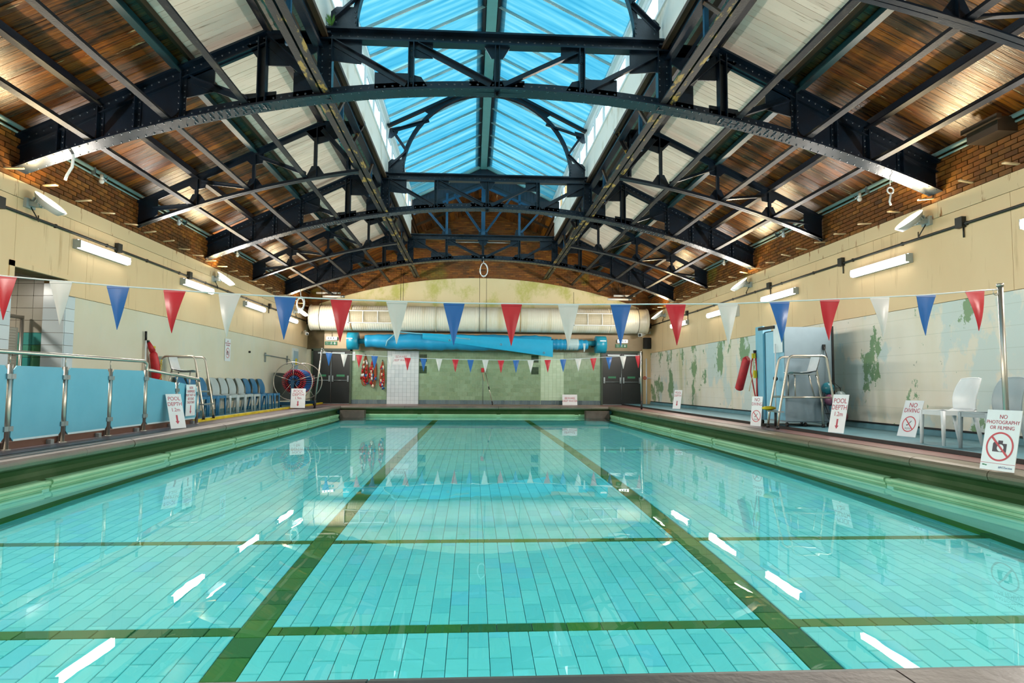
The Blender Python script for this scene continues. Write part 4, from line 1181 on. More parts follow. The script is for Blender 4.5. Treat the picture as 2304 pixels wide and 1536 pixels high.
for i in range(26):
    pts.append((3.12 + 1.45 * i / 25, RY, RZ - .06)); rs.append(.21 + .02 * math.sin(i * 2.2) - .004 * max(0, i - 18))
part('roll_end', mb.tube(pts, rs, 22), COVER, cv)
part('torn_sheeting', MB().tube([(3.7 + i * .06, RY, RZ - .05) for i in range(9)], [.232 + .012 * math.sin(i * 3.1) for i in range(9)], 20), CLEARW, cv, 'torn whitish sheeting')
part('torn_sheeting', MB().prism([(4.35, RY - .2, RZ - .02), (4.45, RY - .21, RZ - .02), (4.42, RY - .2, RZ - .32), (4.38, RY - .2, RZ - .36)], (0, .02, 0)), CLEARW, cv)
part('cover_edge', MB().tube([(-3.35, RY - .3, RZ - .2), (-3.3, RY - .34, RZ), (-3.05, RY - .3, RZ + .24), (-2.9, RY - .2, RZ + .36), (-2.2, RY - .22, RZ + .31), (-1.2, RY - .28, RZ + .27), (-.6, RY - .34, RZ + .14), (-.1, RY - .36, RZ + .09)], .028, 8), plain('pale_blue_hem', '#6fa8bc', .5), cv, 'pale hem cord')
for x in (-4.2, 4.9): part('wall_bracket', MB().bx(x - .06, x + .06, RY, YF - .02, RZ - .12, RZ + .12), BLACK, cv)

def lettering(body, size, mat, parent, loc, rot, align='CENTER', name='lettering', sx=1.0, ext=.0008):
    cu = bpy.data.curves.new(name, 'FONT'); cu.body = body; cu.size = size; cu.align_x = align; cu.align_y = 'CENTER'; cu.extrude = ext; cu.resolution_u = 3
    tmp = bpy.data.objects.new('tmp', cu)
    me = bpy.data.meshes.new_from_object(tmp)
    bpy.data.objects.remove(tmp); bpy.data.curves.remove(cu)
    me.name = name; me.materials.clear(); me.materials.append(mat)
    o = link(name, me, parent)
    off = OFF.get(parent.name, V(0, 0, 0))
    o.location = V(loc) - off; o.rotation_euler = rot; o.scale = (sx, 1, 1)
    return o
FACE = (PI / 2, 0, 0)   # lettering that faces -Y
for sgn, x, side in ((-1, -5.62, 'left'), (1, 6.12, 'right')):
    e = thing('exit_lamp', 'small lit emergency lamp over the %s fire doors' % side, 'light', (x, YF - .1, 2.6), 'emergency lamps')
    part('lamp', MB().tube([(x - .2, YF - .13, 2.6), (x + .2, YF - .13, 2.6)], .065, 10), EXITG, e)
    part('back', MB().bx(x - .22, x + .22, YF - .12, YF - .03, 2.54, 2.66), LAMPG, e)
    part('lead', MB().tube([(x, YF - .08, 2.66), (x, YF - .08, 2.86)], .01, 5), CONDUIT, e)
    for k in range(3):
        part('pictogram', MB().box((x - .11 + k * .1, YF - .199, 2.6), .035, .008, .07), DARKINK, e)
    s_ = thing('exit_sign', 'green running man and arrow exit sign under the lamp over the %s doors' % side, 'sign', (x - .06, YF - .06, 2.41), 'fire exit signs')
    part('board', MB().bx(x - .28, x + .2, YF - .06, YF - .045, 2.34, 2.48), GREENINK, s_)
    lettering('Fire\nexit', .055, SIGNW, s_, (x - .19, YF - .064, 2.41), FACE)
    mb = MB().sph((x - .02, YF - .066, 2.455), .014, 8, 6, (1, .2, 1)); mb.beam((x - .02, YF - .066, 2.44), (x - .03, YF - .066, 2.40), .025, .004, (0, 1, 0)).beam((x - .03, YF - .066, 2.40), (x + .005, YF - .066, 2.36), .014, .004, (0, 1, 0)).beam((x - .03, YF - .066, 2.40), (x - .055, YF - .066, 2.36), .014, .004, (0, 1, 0)).beam((x - .045, YF - .066, 2.43), (x + .01, YF - .066, 2.425), .012, .004, (0, 1, 0))
    part('running_man', mb, SIGNW, s_)
    part('arrow', MB().prism([(x + .11, YF - .062, 2.36), (x + .16, YF - .062, 2.41), (x + .122, YF - .062, 2.41), (x + .122, YF - .062, 2.46), (x + .098, YF - .062, 2.46), (x + .098, YF - .062, 2.41), (x + .06, YF - .062, 2.41)], (0, -.004, 0)), SIGNW, s_)
def cctv(x, y, z, dx, label, big):
    t = thing('security_camera', label, 'camera', (x, y, z), 'wall cameras')
    a = V(x, y, z); b_ = a + V(dx, -.32, -.07) * big
    part('bracket', MB().tube([(x + (.0 if dx > 0 else .2 * big), y + .1, z + .05), (x, y, z - .02)], .022, 8).box((x + (.0 if dx > 0 else .2 * big), y + .12, z + .05), .05, .06, .1), WHITEP, t)
    part('body', MB().beam(a + V(0, 0, .03), b_, .12 * big, .1 * big, (0, 0, 1)), WHITEP, t)
    part('lens', MB().cyl(b_, b_ + (b_ - a).normalized() * .03, .04 * big, 12), BLACK, t)
cctv(6.95, 26.1, 2.9, -.22, 'white security camera by the far right corner of the right wall', 1.3)
cctv(-6.5, 25.6, 2.75, .2, 'small white security camera by the far left corner of the left wall', .9)
single('loudspeaker', MB().prism([(6.98, 26.45, 2.3), (7.25, 26.45, 2.3), (7.25, 26.45, 2.75), (6.98, 26.45, 2.75)], (0, -.2, 0)).bx(7.0, 7.23, 26.24, 26.26, 2.34, 2.7), BLACK, 'small black loudspeaker under the far right camera', 'speaker', loc=(7.1, 26.4, 2.3))
# hanging lane ropes
def lane_rope(xc, zt_, zb2, w, n, label, seed):
    random.seed(seed)
    t = thing('lane_rope', label, 'lane rope', (xc, YF - .08, zt_), 'lane ropes hung on the green tiled wall')
    part('hook', MB().tube([(xc, YF - .01, zt_ + .03), (xc, YF - .1, zt_ + .02), (xc, YF - .12, zt_ + .06)], .014, 6), BLACK, t)
    loops = []
    for i in range(n):
        ww = w * (.35 + .65 * random.random()); zz = zb2 + (zt_ - zb2) * random.uniform(0, .3); sh = random.uniform(-.05, .05); yy = YF - .05 - .012 * (i % 5)
        pts = []
        for k in range(25):
            an = 2 * PI * k / 24
            f_ = (1 - math.cos(an)) / 2
            pts.append((xc + sh * f_ + ww * math.sin(an) * (.35 + .65 * f_ ** .8) * .5, yy, zt_ + (zz - zt_) * f_))
        loops.append(pts); part('rope', MB().tube(pts[:-1], .011, 5, True), ORANGE, t)
    for i in range(n * 3):
        p = loops[i % n]; k = random.choice([4, 6, 8, 9, 11, 13, 15, 16, 18, 20]); a, b_ = V(p[k]), V(p[k + 1])
        d = (b_ - a).normalized() * .055; c = a
        part('float', MB().cyl(c - d - V(0, .02, 0), c + d - V(0, .02, 0), .034, 8), random.choice([RED, RED, RED, WHITEP, BLUEF, RED, CREAMF]), t)
CREAMF = plain('cream_float', '#d8cdb4', .5)
lane_rope(-4.28, 1.92, .72, .34, 9, 'leftmost coil of orange lane rope with red, white and blue floats beside the left doors', 1)
lane_rope(-3.95, 1.90, .55, .32, 9, 'middle coil of orange lane rope, thickest with red floats', 2)
lane_rope(-3.6, 1.70, .42, .27, 8, 'rightmost, lowest coil of orange lane rope beside the white tiled pier', 3)
mb = MB().tube([(.42, YF - .06, 1.3), (.45, YF - .07, 1.1), (.48, YF - .08, .95)], .012, 6)
ph = thing('emergency_telephone', 'small red call box with a dangling cord on the green tiles', 'telephone', (.41, YF - .05, 1.3))
part('box', MB().box((.41, YF - .05, 1.38), .12, .07, .17).box((.41, YF - .09, 1.40), .09, .02, .08), RED, ph)
part('cord', mb, STRIPW, ph)
st = thing('cleaning_pole', 'long pole with black grips leaning on the green tiled far wall', 'pole', (.79, 25.9, 0))
part('shaft', MB().tube([(.78, 25.95, .12), (.5, YF - .05, 1.36)], .014, 8), CHROME, st)
part('foot', MB().tube([(.80, 25.91, .0), (.78, 25.95, .13)], .026, 8), BLACK, st)
part('grip', MB().tube([(.668, 26.12, .60), (.645, 26.17, .72)], .024, 8), BLACK, st)
single('grey_cable', MB().tube([(.42, YF - .02, 1.25), (.42, YF - .02, .02)], .007, 5), GALV, 'thin grey cable running down the green tiles under the red box', 'cable', loc=(.42, YF - .02, 0))
single('door_notice', MB().bx(-4.82, -4.70, YF - .03, YF - .014, 1.72, 2.08), SIGNW, 'narrow white notice on the green tiles beside the left doors', 'notice', loc=(-4.76, YF - .02, 1.9))
single('wall_pipe', MB().tube([(7.08, 26.3, .02), (7.08, 26.3, 1.9)], .03, 8).tube([(7.08, 26.3, 1.1), (7.25, 26.3, 1.1)], .025, 8), WHITEP, 'white pipe upright in the far right corner', 'pipe', loc=(7.08, 26.3, 0))
v_ = thing('pipe_tap', 'small red tap wheel on the white pipe in the far right corner', 'tap', (6.96, 26.2, 1.1))
part('wheel', MB().torus((6.98, 26.17, 1.1), .06, .014, (0, 1, 0), 14, 6).box((6.98, 26.17, 1.1), .11, .012, .015).box((6.98, 26.17, 1.1), .015, .012, .11), RED, v_)
part('spindle', MB().tube([(6.98, 26.17, 1.1), (7.0, 26.3, 1.1)], .012, 6), GALV, v_)
for x0, x1, y, z, nm in ((-6.2, -5.25, 26.1, 4.38, 'upper of two unlit white tubes high by the far left corner'), (-5.9, -5.05, 25.9, 4.22, 'lower of two unlit white tubes high by the far left corner'),
                         (5.7, 6.6, 26.1, 4.43, 'upper of two unlit white tubes high by the far right corner'), (5.4, 6.4, 25.9, 4.26, 'lower of two unlit white tubes high by the far right corner')):
    t = thing('heater_tube', nm, 'light', ((x0 + x1) / 2, y, z), 'unlit tubes by the far wall')
    part('tube', MB().tube([(x0, y, z), (x1 - .15, y, z)], .045, 10), WHITEP, t); part('cap', MB().tube([(x1 - .15, y, z), (x1, y, z)], .05, 10), GALV, t)
    for x in (x0 + .2, x1 - .3): part('hanger', MB().tube([(x, y, z), (x, y, z + .5)], .006, 5), TIE, t)
single('steel_tube', MB().tube([(-1.0, 26.2, 6.55), (1.62, 26.2, 6.55)], .035, 10), GALV, 'long grey steel tube high on the brick gable', 'pipe', loc=(.3, 26.2, 6.55))
def coil(c, R, n, label, seed, mat=CORDW):
    random.seed(seed); pts = []
    for i in range(n * 14):
        an = 2 * PI * i / 14
        pts.append((c[0] + R * .55 * math.sin(an) * (1 + .15 * math.sin(i * .37)), c[1] + .03 * math.cos(an * .5), c[2] + R * math.cos(an) * (1 + .12 * math.sin(i * .23)) - .02 * (i // 14)))
    mb = MB().tube(pts, .012, 5).tube([(c[0], c[1], c[2] + R), (c[0] - .02, c[1], c[2] + R + .22)], .014, 5)
    return single('cable_coil', mb, mat, label, 'cable', loc=c)
coil((-6.02, 23.1, 3.62), .22, 5, 'pale cable coil hanging from the far left truss foot', 3)
coil((.36, 23.15, 4.9), .24, 2, 'loose pale cable loop hanging under the middle of the farthest arch', 4)
single('hanging_cord', MB().tube([(-5.9, 9.75, 4.25), (-5.87, 9.75, 4.1), (-5.88, 9.75, 3.95), (-5.95, 9.75, 3.82), (-5.97, 9.75, 3.75)], .02, 7), CORDW, 'short white cord end hanging below the nearest left arch', 'cord', loc=(-5.9, 9.75, 4.0))
single('hanging_cord', MB().tube([(6.55, 9.75, 4.15), (6.55, 9.75, 3.98)], .006, 5).torus((6.55, 9.75, 3.9), .05, .012, (0, 1, 0), 14, 6).tube([(6.56, 9.75, 3.85), (6.53, 9.75, 3.72), (6.55, 9.75, 3.66)], .016, 6), CORDW, 'white knotted cord hanging below the nearest right arch', 'cord', loc=(6.55, 9.75, 4.0))
random.seed(9)
mb = MB()
for i in range(46):
    a = V(-2.17, 9.62 + random.uniform(-.03, .03), 6.16); d = V(random.uniform(-.09, .07), random.uniform(-.09, .02), random.uniform(.02, .17))
    b_ = a + d; w = V(random.uniform(-1, 1), 0, random.uniform(-.5, .5)).normalized() * .009
    mb.add([a, a + d * .5 + w, b_, a + d * .5 - w], [(0, 1, 2, 3)])
tag(single('fern', mb, PLANT, 'small green fern growing at the left foot of the nearest lantern arch', 'plant', loc=(-2.17, 9.62, 6.14)))
single('louvre_box', MB().bx(7.0, 7.3, 8.15, 8.7, 4.25, 4.45).bx(6.95, 7.02, 8.1, 8.75, 4.4, 4.47), plain('dark_brown_box', '#3a2a1a', .5), 'dark brown box above the eaves pipe near the top right', 'box', loc=(7.15, 8.4, 4.25))

# ------------------------------------------------------------------ flag lines
def pennant(x, y, zt_, w, h, col, label, grp, sw, anchor=(0, 0, 0)):
    P = []; n = 7
    for i in range(n):
        f_ = i / (n - 1); ww = w * (1 - f_) * .5 + .002
        P.append([(x + q * ww, y + sw * math.sin(f_ * 2.2) * .05 - .02 * (1 - abs(q)) * math.sin(f_ * PI), zt_ - h * f_) for q in (-1, -.5, 0, .5, 1)])
    mb = MB().grid(P).grid([[(p[0], p[1] + .002, p[2]) for p in r_[::-1]] for r_ in P])
    m_ = {'red': REDF, 'white': WHITEF, 'blue': BLUEF}[col]
    t = thing('pennant', label, 'flag', (x, y, zt_), grp)
    part('cloth', mb, m_, t)
    part('hem', MB().bx(x - w / 2, x + w / 2, y - .004, y + .006, zt_ - .012, zt_ + .01), m_, t)
FA = [(-4.45, 1.81, 'red'), (-3.94, 1.77, 'white'), (-3.41, 1.73, 'blue'), (-2.88, 1.70, 'red'), (-2.36, 1.67, 'white'), (-1.83, 1.65, 'blue'), (-1.29, 1.63, 'red'), (-.75, 1.62, 'white'), (-.19, 1.61, 'blue'), (.38, 1.61, 'red'),
      (.95, 1.61, 'white'), (1.48, 1.62, 'blue'), (2.04, 1.63, 'red'), (2.58, 1.64, 'white'), (3.12, 1.67, 'blue'), (3.65, 1.70, 'red'), (4.18, 1.73, 'white'), (4.68, 1.76, 'blue'), (5.21, 1.81, 'red')]
FB = [(-4.70, 1.81), (-4.21, 1.77), (-3.72, 1.75), (-3.22, 1.72), (-2.68, 1.70), (-2.14, 1.67), (-1.62, 1.65), (-1.11, 1.64), (-.57, 1.63), (-.07, 1.62), (.42, 1.62), (.94, 1.61), (1.44, 1.62), (1.93, 1.62), (2.50, 1.64), (3.02, 1.66), (3.53, 1.68), (4.04, 1.71), (4.57, 1.75), (5.05, 1.78), (5.57, 1.81)]
random.seed(12)
for i, (x, z, c) in enumerate(FA): pennant(x, 6.45, z - .01, .205, .41, c, '%s pennant on the near flag line, %s from its left end' % (c, ORD[i + 1]), 'pennants on the near flag line', random.uniform(-1, 1))
for i, (x, z) in enumerate(FB):
    c = ['blue', 'white', 'red'][i % 3]
    pennant(x, 21.7, z - .01, .21, .42, c, 'small %s pennant on the far flag line, %s from its left end' % (c, ORD[i + 1]), 'pennants on the far flag line', random.uniform(-.6, .6))
single('flag_line', MB().tube([(-5.1, 6.45, 1.87)] + [(x, 6.45, z) for x, z, c in FA] + [(5.47, 6.45, 1.83)], .007, 6), CORDW, 'white cord of the near pennants crossing the whole view', 'cord', loc=(.3, 6.45, 1.6))
single('flag_line', MB().tube([(-4.93, 21.7, 1.85)] + [(x, 21.7, z) for x, z in FB] + [(5.66, 21.7, 1.85)], .008, 6), CORDW, 'white cord of the far pennants between two leaning posts', 'cord', loc=(.3, 21.7, 1.6))
def flagpole(x0, x1, y, h, label, r=.026, sock=False):
    t = thing('flag_post', label, 'post', (x0, y, 0), 'flag line posts')
    part('tube', MB().tube([(x0, y, .0 if not sock else .25), (x1, y, h)], r, 10), CHROME, t)
    if sock: part('sleeve', MB().tube([(x0 - .004, y, 0), (x0 + (x1 - x0) * .14, y, .27)], r + .006, 10), BLACK, t)
    part('cap', MB().cyl((x1, y, h), (x1, y, h + .03), r + .008, 10), CHROME, t)
    part('eye', MB().torus((x1 + (.05 if x1 < 0 else -.05), y, h - .06), .03, .006, (0, 1, 0), 12, 5), CHROME, t)
flagpole(-5.12, -4.92, 21.7, 1.93, 'leaning steel flag post at the far left pool edge', sock=True)
flagpole(5.67, 5.64, 21.7, 1.91, 'upright steel flag post at the far right pool edge', sock=True)
flagpole(5.50, 5.49, 6.45, 1.86, 'tall steel flag post behind the camera sign on the near right')

# ------------------------------------------------------------------ signs
RIMG = REDINK
def sign(name, label, P0, P1, z0, h, lean, lines, extra=None, grp='pool warning signs'):
    """board standing on its lower edge P0-P1 (left to right seen from its face), top leaning back"""
    a = V(P0[0], P0[1], 0); b_ = V(P1[0], P1[1], 0); w = (b_ - a).length
    t = link(name, None); t.empty_display_size = .1
    t.location = ((a + b_) / 2) + V(0, 0, z0); t.rotation_euler = (-lean, 0, math.atan2(b_.y - a.y, b_.x - a.x))
    tag(t, label, 'sign', grp); OFF[t.name] = V(0, 0, 0)
    part('board', MB().bx(-w / 2, w / 2, -.003, .003, 0, h), SIGNW, t)
    for body, size, z, m_ in lines: lettering(body, size, m_, t, (0, -.0042, z), FACE, sx=.92)
    if extra: extra(t, w, h)
    return t
def arrow_down(zc, s=1.0):
    def f(t, w, h):
        part('arrow', MB().prism([(0, -.0036, zc - .085 * s), (.04 * s, -.0036, zc - .03 * s), (.017 * s, -.0036, zc - .03 * s), (.017 * s, -.0036, zc + .08 * s), (-.017 * s, -.0036, zc + .08 * s), (-.017 * s, -.0036, zc - .03 * s), (-.04 * s, -.0036, zc - .03 * s)], (0, -.001, 0)), REDINK, t)
    return f
REDR = plain('red_ring_print', '#c8454f', .5)
def ring(t, zc, R, icon):
    mb = MB(); n = 40
    P = [(math.cos(2 * PI * k / n), math.sin(2 * PI * k / n)) for k in range(n)]
    mb.add([(R * x, -.0048, zc + R * y) for x, y in P] + [(R * .88 * x, -.0048, zc + R * .88 * y) for x, y in P], [(k, (k + 1) % n, n + (k + 1) % n, n + k) for k in range(n)])
    mb.beam((-R * .66, -.0049, zc + R * .66), (R * .66, -.0049, zc - R * .66), R * .14, .0006, (0, 1, 0))
    part('prohibition_ring', mb, REDR, t)
    mb = MB(); S = R
    if icon == 'camera':
        mb.bx(-.5 * S, .5 * S, -.0043, -.0036, zc - .36 * S, zc + .22 * S).bx(-.14 * S, .2 * S, -.0043, -.0036, zc + .2 * S, zc + .42 * S).bx(-.46 * S, -.2 * S, -.0043, -.0036, zc + .2 * S, zc + .28 * S)
        part('camera_symbol', mb, DARKINK, t)
        part('lens_symbol', MB().cyl((.06 * S, -.0036, zc - .08 * S), (.06 * S, -.0046, zc - .08 * S), .24 * S, 20), SIGNW, t)
    else:
        mb.beam((-.25 * S, -.004, zc - .2 * S), (.28 * S, -.004, zc + .42 * S), .09 * S, .0006, (0, 1, 0)).sph((-.28 * S, -.004, zc - .12 * S), .08 * S, 8, 6, (1, .05, 1))
        for q in (0, 1):
            pts = [(-.5 * S + i * .08 * S, -.004, zc - (.5 + .12 * q) * S + .04 * S * math.sin(i * 1.1)) for i in range(12)]
            for a, b_ in zip(pts, pts[1:]): mb.beam(a, b_, .04 * S, .0006, (0, 1, 0))
        part('diver_symbol', mb, DARKINK, t)
def depth(v): return [('POOL', .115, .53, REDINK), ('DEPTH', .115, .42, REDINK), (v, .105, .31, REDINK)]
sign('warning_sign', 'leaning POOL DEPTH 1.2m sign against the left blue railing', (-5.27, 11.87), (-5.12, 12.13), .0, .63, .30, [('POOL', .10, .54, REDINK), ('DEPTH', .10, .44, REDINK), ('1.2m', .095, .335, REDINK)], arrow_down(.16))
sign('warning_sign', 'NON SWIMMERS sign hung on the last blue railing panel', (-5.435, 12.82), (-5.435, 13.24), .17, .60, .0, [('NON', .075, .535, REDINK), ('SWIMMERS', .075, .465, REDINK), ('MUST NOT GO', .07, .395, REDINK), ('BEYOND', .075, .325, REDINK), ('THIS POINT', .07, .255, REDINK)], arrow_down(.12))
sign('warning_sign', 'POOL DEPTH 1.9m sign standing in front of the red and blue reel', (-5.72, 21.05), (-5.28, 21.10), .03, .62, .2, [('POOL', .125, .53, REDINK), ('DEPTH', .125, .42, REDINK), ('1.9m', .115, .31, REDINK)], arrow_down(.14))
sign('warning_sign', 'white BEWARE DEEP WATER sign on the floor at the far end', (3.6, 26.06), (4.2, 26.06), .0, .42, .12, [('BEWARE', .12, .27, REDINK), ('DEEP WATER', .11, .16, REDINK)])
t = sign('warning_sign', 'BEWARE DEEP WATER notice high on the white tiled pier', (-3.22, 26.436), (-2.5, 26.436), 1.58, .42, 0, [('BEWARE', .13, .30, REDINK), ('DEEP WATER', .12, .17, REDINK)])
sign('warning_sign', 'narrow depth sign leaning on the peeling wall, farthest on the right', (6.55, 21.15), (6.72, 20.88), .05, .62, .2, [('POOL', .1, .53, REDINK), ('DEPTH', .1, .43, REDINK)], arrow_down(.18))
sign('warning_sign', 'NO DIVING sign beside the front leg of the right lifeguard chair', (5.69, 13.15), (5.79, 12.88), .0, .60, .12, [('NO', .1, .53, REDINK), ('DIVING', .09, .44, REDINK)], lambda t, w, h: ring(t, .2, .12, 'dive'))
sign('warning_sign', 'POOL DEPTH 1.2m sign at the back leg of the right lifeguard chair', (5.92, 10.62), (6.0, 10.30), .05, .64, .22, depth('1.2m'), arrow_down(.15))
sign('warning_sign', 'NO DIVING sign leaning near the white chair on the right', (6.60, 9.86), (6.66, 9.52), .05, .58, .33, [('NO', .105, .50, REDINK), ('DIVING', .095, .415, REDINK)], lambda t, w, h: ring(t, .2, .125, 'dive'))
def foot(t, w, h):
    ring(t, .235, .145, 'camera')
    part('rule', MB().bx(-w / 2, w / 2, -.0036, -.0032, .066, .07), REDINK, t)
    lettering('#ACEactive', .03, BLUEINK, t, (w * .24, -.004, .034), FACE); part('emblem', MB().sph((-w * .40, -.004, .046), .014, 10, 6, (1.2, .05, .5)).sph((-w * .33, -.004, .043), .012, 10, 6, (1.2, .05, .5)), GREENINK, t)
sign('warning_sign', 'large NO PHOTOGRAPHY OR FILMING sign on the right pool edge', (5.09, 6.33), (5.14, 5.97), .0, .60, .22, [('NO', .058, .53, REDINK), ('PHOTOGRAPHY', .052, .475, REDINK), ('OR FILMING', .052, .42, REDINK)], foot)
t = sign('warning_sign', 'white NO PHOTOGRAPHY notice fixed on the left cream wall', (XL + .012, 17.8), (XL + .012, 18.2), 1.39, .60, 0, [('NO', .06, .53, REDINK), ('PHOTOGRAPHY', .055, .475, REDINK), ('OR FILMING', .055, .42, REDINK)], lambda t, w, h: ring(t, .22, .14, 'camera'))
# ------------------------------------------------------------------ left railing with blue panels
PEDGE = plain('worn_white_edge', '#b9d3da', .5)
rl = thing('pool_railing', 'stainless steel railing with five blue panels beside the left pool edge', 'railing', (-5.48, 10.5, 0))
RX = -5.48
posts = [(6.95, 1.02), (8.10, 1.02), (9.16, 1.02), (10.26, 1.02), (11.33, 1.02), (12.5, .78), (13.44, .66)]
def ptop(y): return 1.15 if y <= 11.4 else 1.03 - (y - 11.4) * .075
for i, (y, h) in enumerate(posts):
    zt_ = ptop(y) - .14
    p = part('post', MB().tube([(RX, y, .0), (RX, y, zt_)], .031, 12).cyl((RX, y, 0), (RX, y, .012), .06, 14), CHROME, rl)
    part('stem', MB().tube([(RX, y, zt_), (RX, y, ptop(y))], .008, 6), CHROME, p)
    for z in (zt_ - .14, .25):
        part('clamp', MB().box((RX + .005, y, z), .05, .15, .06), GALV, p)
part('handrail', MB().tube([(RX, 6.2, 1.16), (RX, 11.26, 1.16), (RX, 11.36, 1.12), (RX, 11.36, 1.0), (RX, 11.36, .2)], .027, 12), CHROME, rl)
part('handrail', MB().tube([(RX, 11.38, 1.02), (RX, 12.5, .945), (RX, 13.46, .875), (RX, 13.5, .84)], .027, 12), CHROME, rl)
for (ya, ha), (yb, hb) in zip(posts, posts[1:]):
    a, b_ = ya + .055, yb - .055
    za, zb2 = (1.0, 1.0) if yb <= 11.4 else (ptop(ya) - .14 - (.0 if ya > 11.4 else .0), ptop(yb) - .14)
    if ya > 11.3 and ya < 11.4: za = .89
    r_ = .05
    poly = [(RX, a + r_, .10), (RX, b_ - r_, .10), (RX, b_, .10 + r_), (RX, b_, zb2 - r_), (RX, b_ - r_, zb2), (RX, a + r_, za), (RX, a, za - r_), (RX, a, .10 + r_)]
    pn = part('panel', MB().prism(poly, (.012, 0, 0)), PANELB, rl)
    part('panel_edge', MB().bx(RX + .001, RX + .0135, a + r_, b_ - r_, .098, .122), PEDGE, pn, 'whitish worn lower edge')
part('kerb', MB().bx(RX - .14, RX - .05, 6.2, 13.4, 0, .085), plain('brown_kerb', '#5a3a2c', .5), rl)
for y in (8.95, 10.05, 11.15, 12.35, 13.3): part('foot_bracket', MB().box((RX - .02, y, .03), .06, .07, .06), GALV, rl)

# ------------------------------------------------------------------ plastic chairs
def chair_proto(label, mat, grp):
    t = thing('plastic_chair', label, 'chair', (0, 0, 0), grp)     # faces +X, seat centre at the origin
    P = []
    for i in range(9):
        f_ = i / 8; x = .23 - .46 * f_
        P.append([(x, q * (.235 - .01 * f_), .455 + .012 * q * q - .03 * math.sin(f_ * PI) + (.02 * max(0, f_ - .85) * 6)) for q in (-1, -.6, -.2, .2, .6, 1)])
    mb = MB().grid(P).grid([[(p[0], p[1], p[2] - .022) for p in r_[::-1]] for r_ in P])
    for q in (-1, 1): mb.beam((.22, q * .225, .425), (-.22, q * .215, .425), .022, .06, (0, 0, 1))
    mb.beam((.215, -.225, .425), (.215, .225, .425), .022, .065, (0, 0, 1))
    part('seat', mb, mat, t)
    P = []
    for i in range(9):
        f_ = i / 8; z = .45 + .42 * f_; x = -.215 - .10 * f_ ** 1.4 + .03 * math.sin(f_ * PI)
        w_ = .2 + .015 * math.sin(f_ * PI) - .025 * max(0, f_ - .8) * 4
        P.append([(x - .035 * (1 - q * q), q * w_, z + .015 * (1 - q * q) * f_) for q in (-1, -.6, -.2, .2, .6, 1)])
    mb = MB().grid(P).grid([[(p[0] - .018, p[1], p[2]) for p in r_[::-1]] for r_ in P])
    edge = [r_[0] for r_ in P] + P[-1] + [r_[-1] for r_ in P[::-1]]
    mb.tube([(p[0] - .009, p[1], p[2]) for p in edge], .012, 6)
    part('backrest', mb, mat, t)
    for q in (-1, 1):
        part('leg', MB().tube([(.215, q * .215, .45), (.225, q * .225, .0)], [.03, .021], 8), mat, t)
        part('leg', MB().tube([(-.2, q * .2, .46), (-.29, q * .21, .0)], [.032, .021], 8), mat, t)
    return t
LCH = [14.98, 15.56, 16.14, 16.85, 17.45, 18.05, 18.65, 19.25, 19.9, 20.5]
cols = [BLUEP] * 3 + [PALEP] * 4 + [BLUEP] * 3
nmc = ['blue'] * 3 + ['pale grey'] * 4 + ['blue'] * 3
G = 'chairs in a row along the left wall'
first = chair_proto('x', BLUEP, G); used = False
for i, y in enumerate(LCH):
    lab = '%s plastic chair, %s in the row along the left wall from the lifeguard chair' % (nmc[i], ORD[i + 1])
    if not used: o = first; o['label'] = lab; used = True
    else: o = dup(first, label=lab, mats={'blue_plastic': cols[i]} if cols[i] is not BLUEP else None)
    o.location = (-6.20 - .012 * (i % 3), y, .043); o.rotation_euler = (0, 0, random.uniform(-.04, .04))
o = dup(first, label='white plastic chair on the right blue mat, between the diving sign and the grey chair', mats={'blue_plastic': WHITEP}); o['group'] = 'chairs on the right side'
o.location = (6.33, 8.38, .048); o.rotation_euler = (0, 0, PI - .05)
o = dup(first, label='grey plastic chair on the right blue mat, partly behind the camera sign', mats={'blue_plastic': GREYP}); o['group'] = 'chairs on the right side'
o.location = (6.34, 7.68, .048); o.rotation_euler = (0, 0, PI + .02)

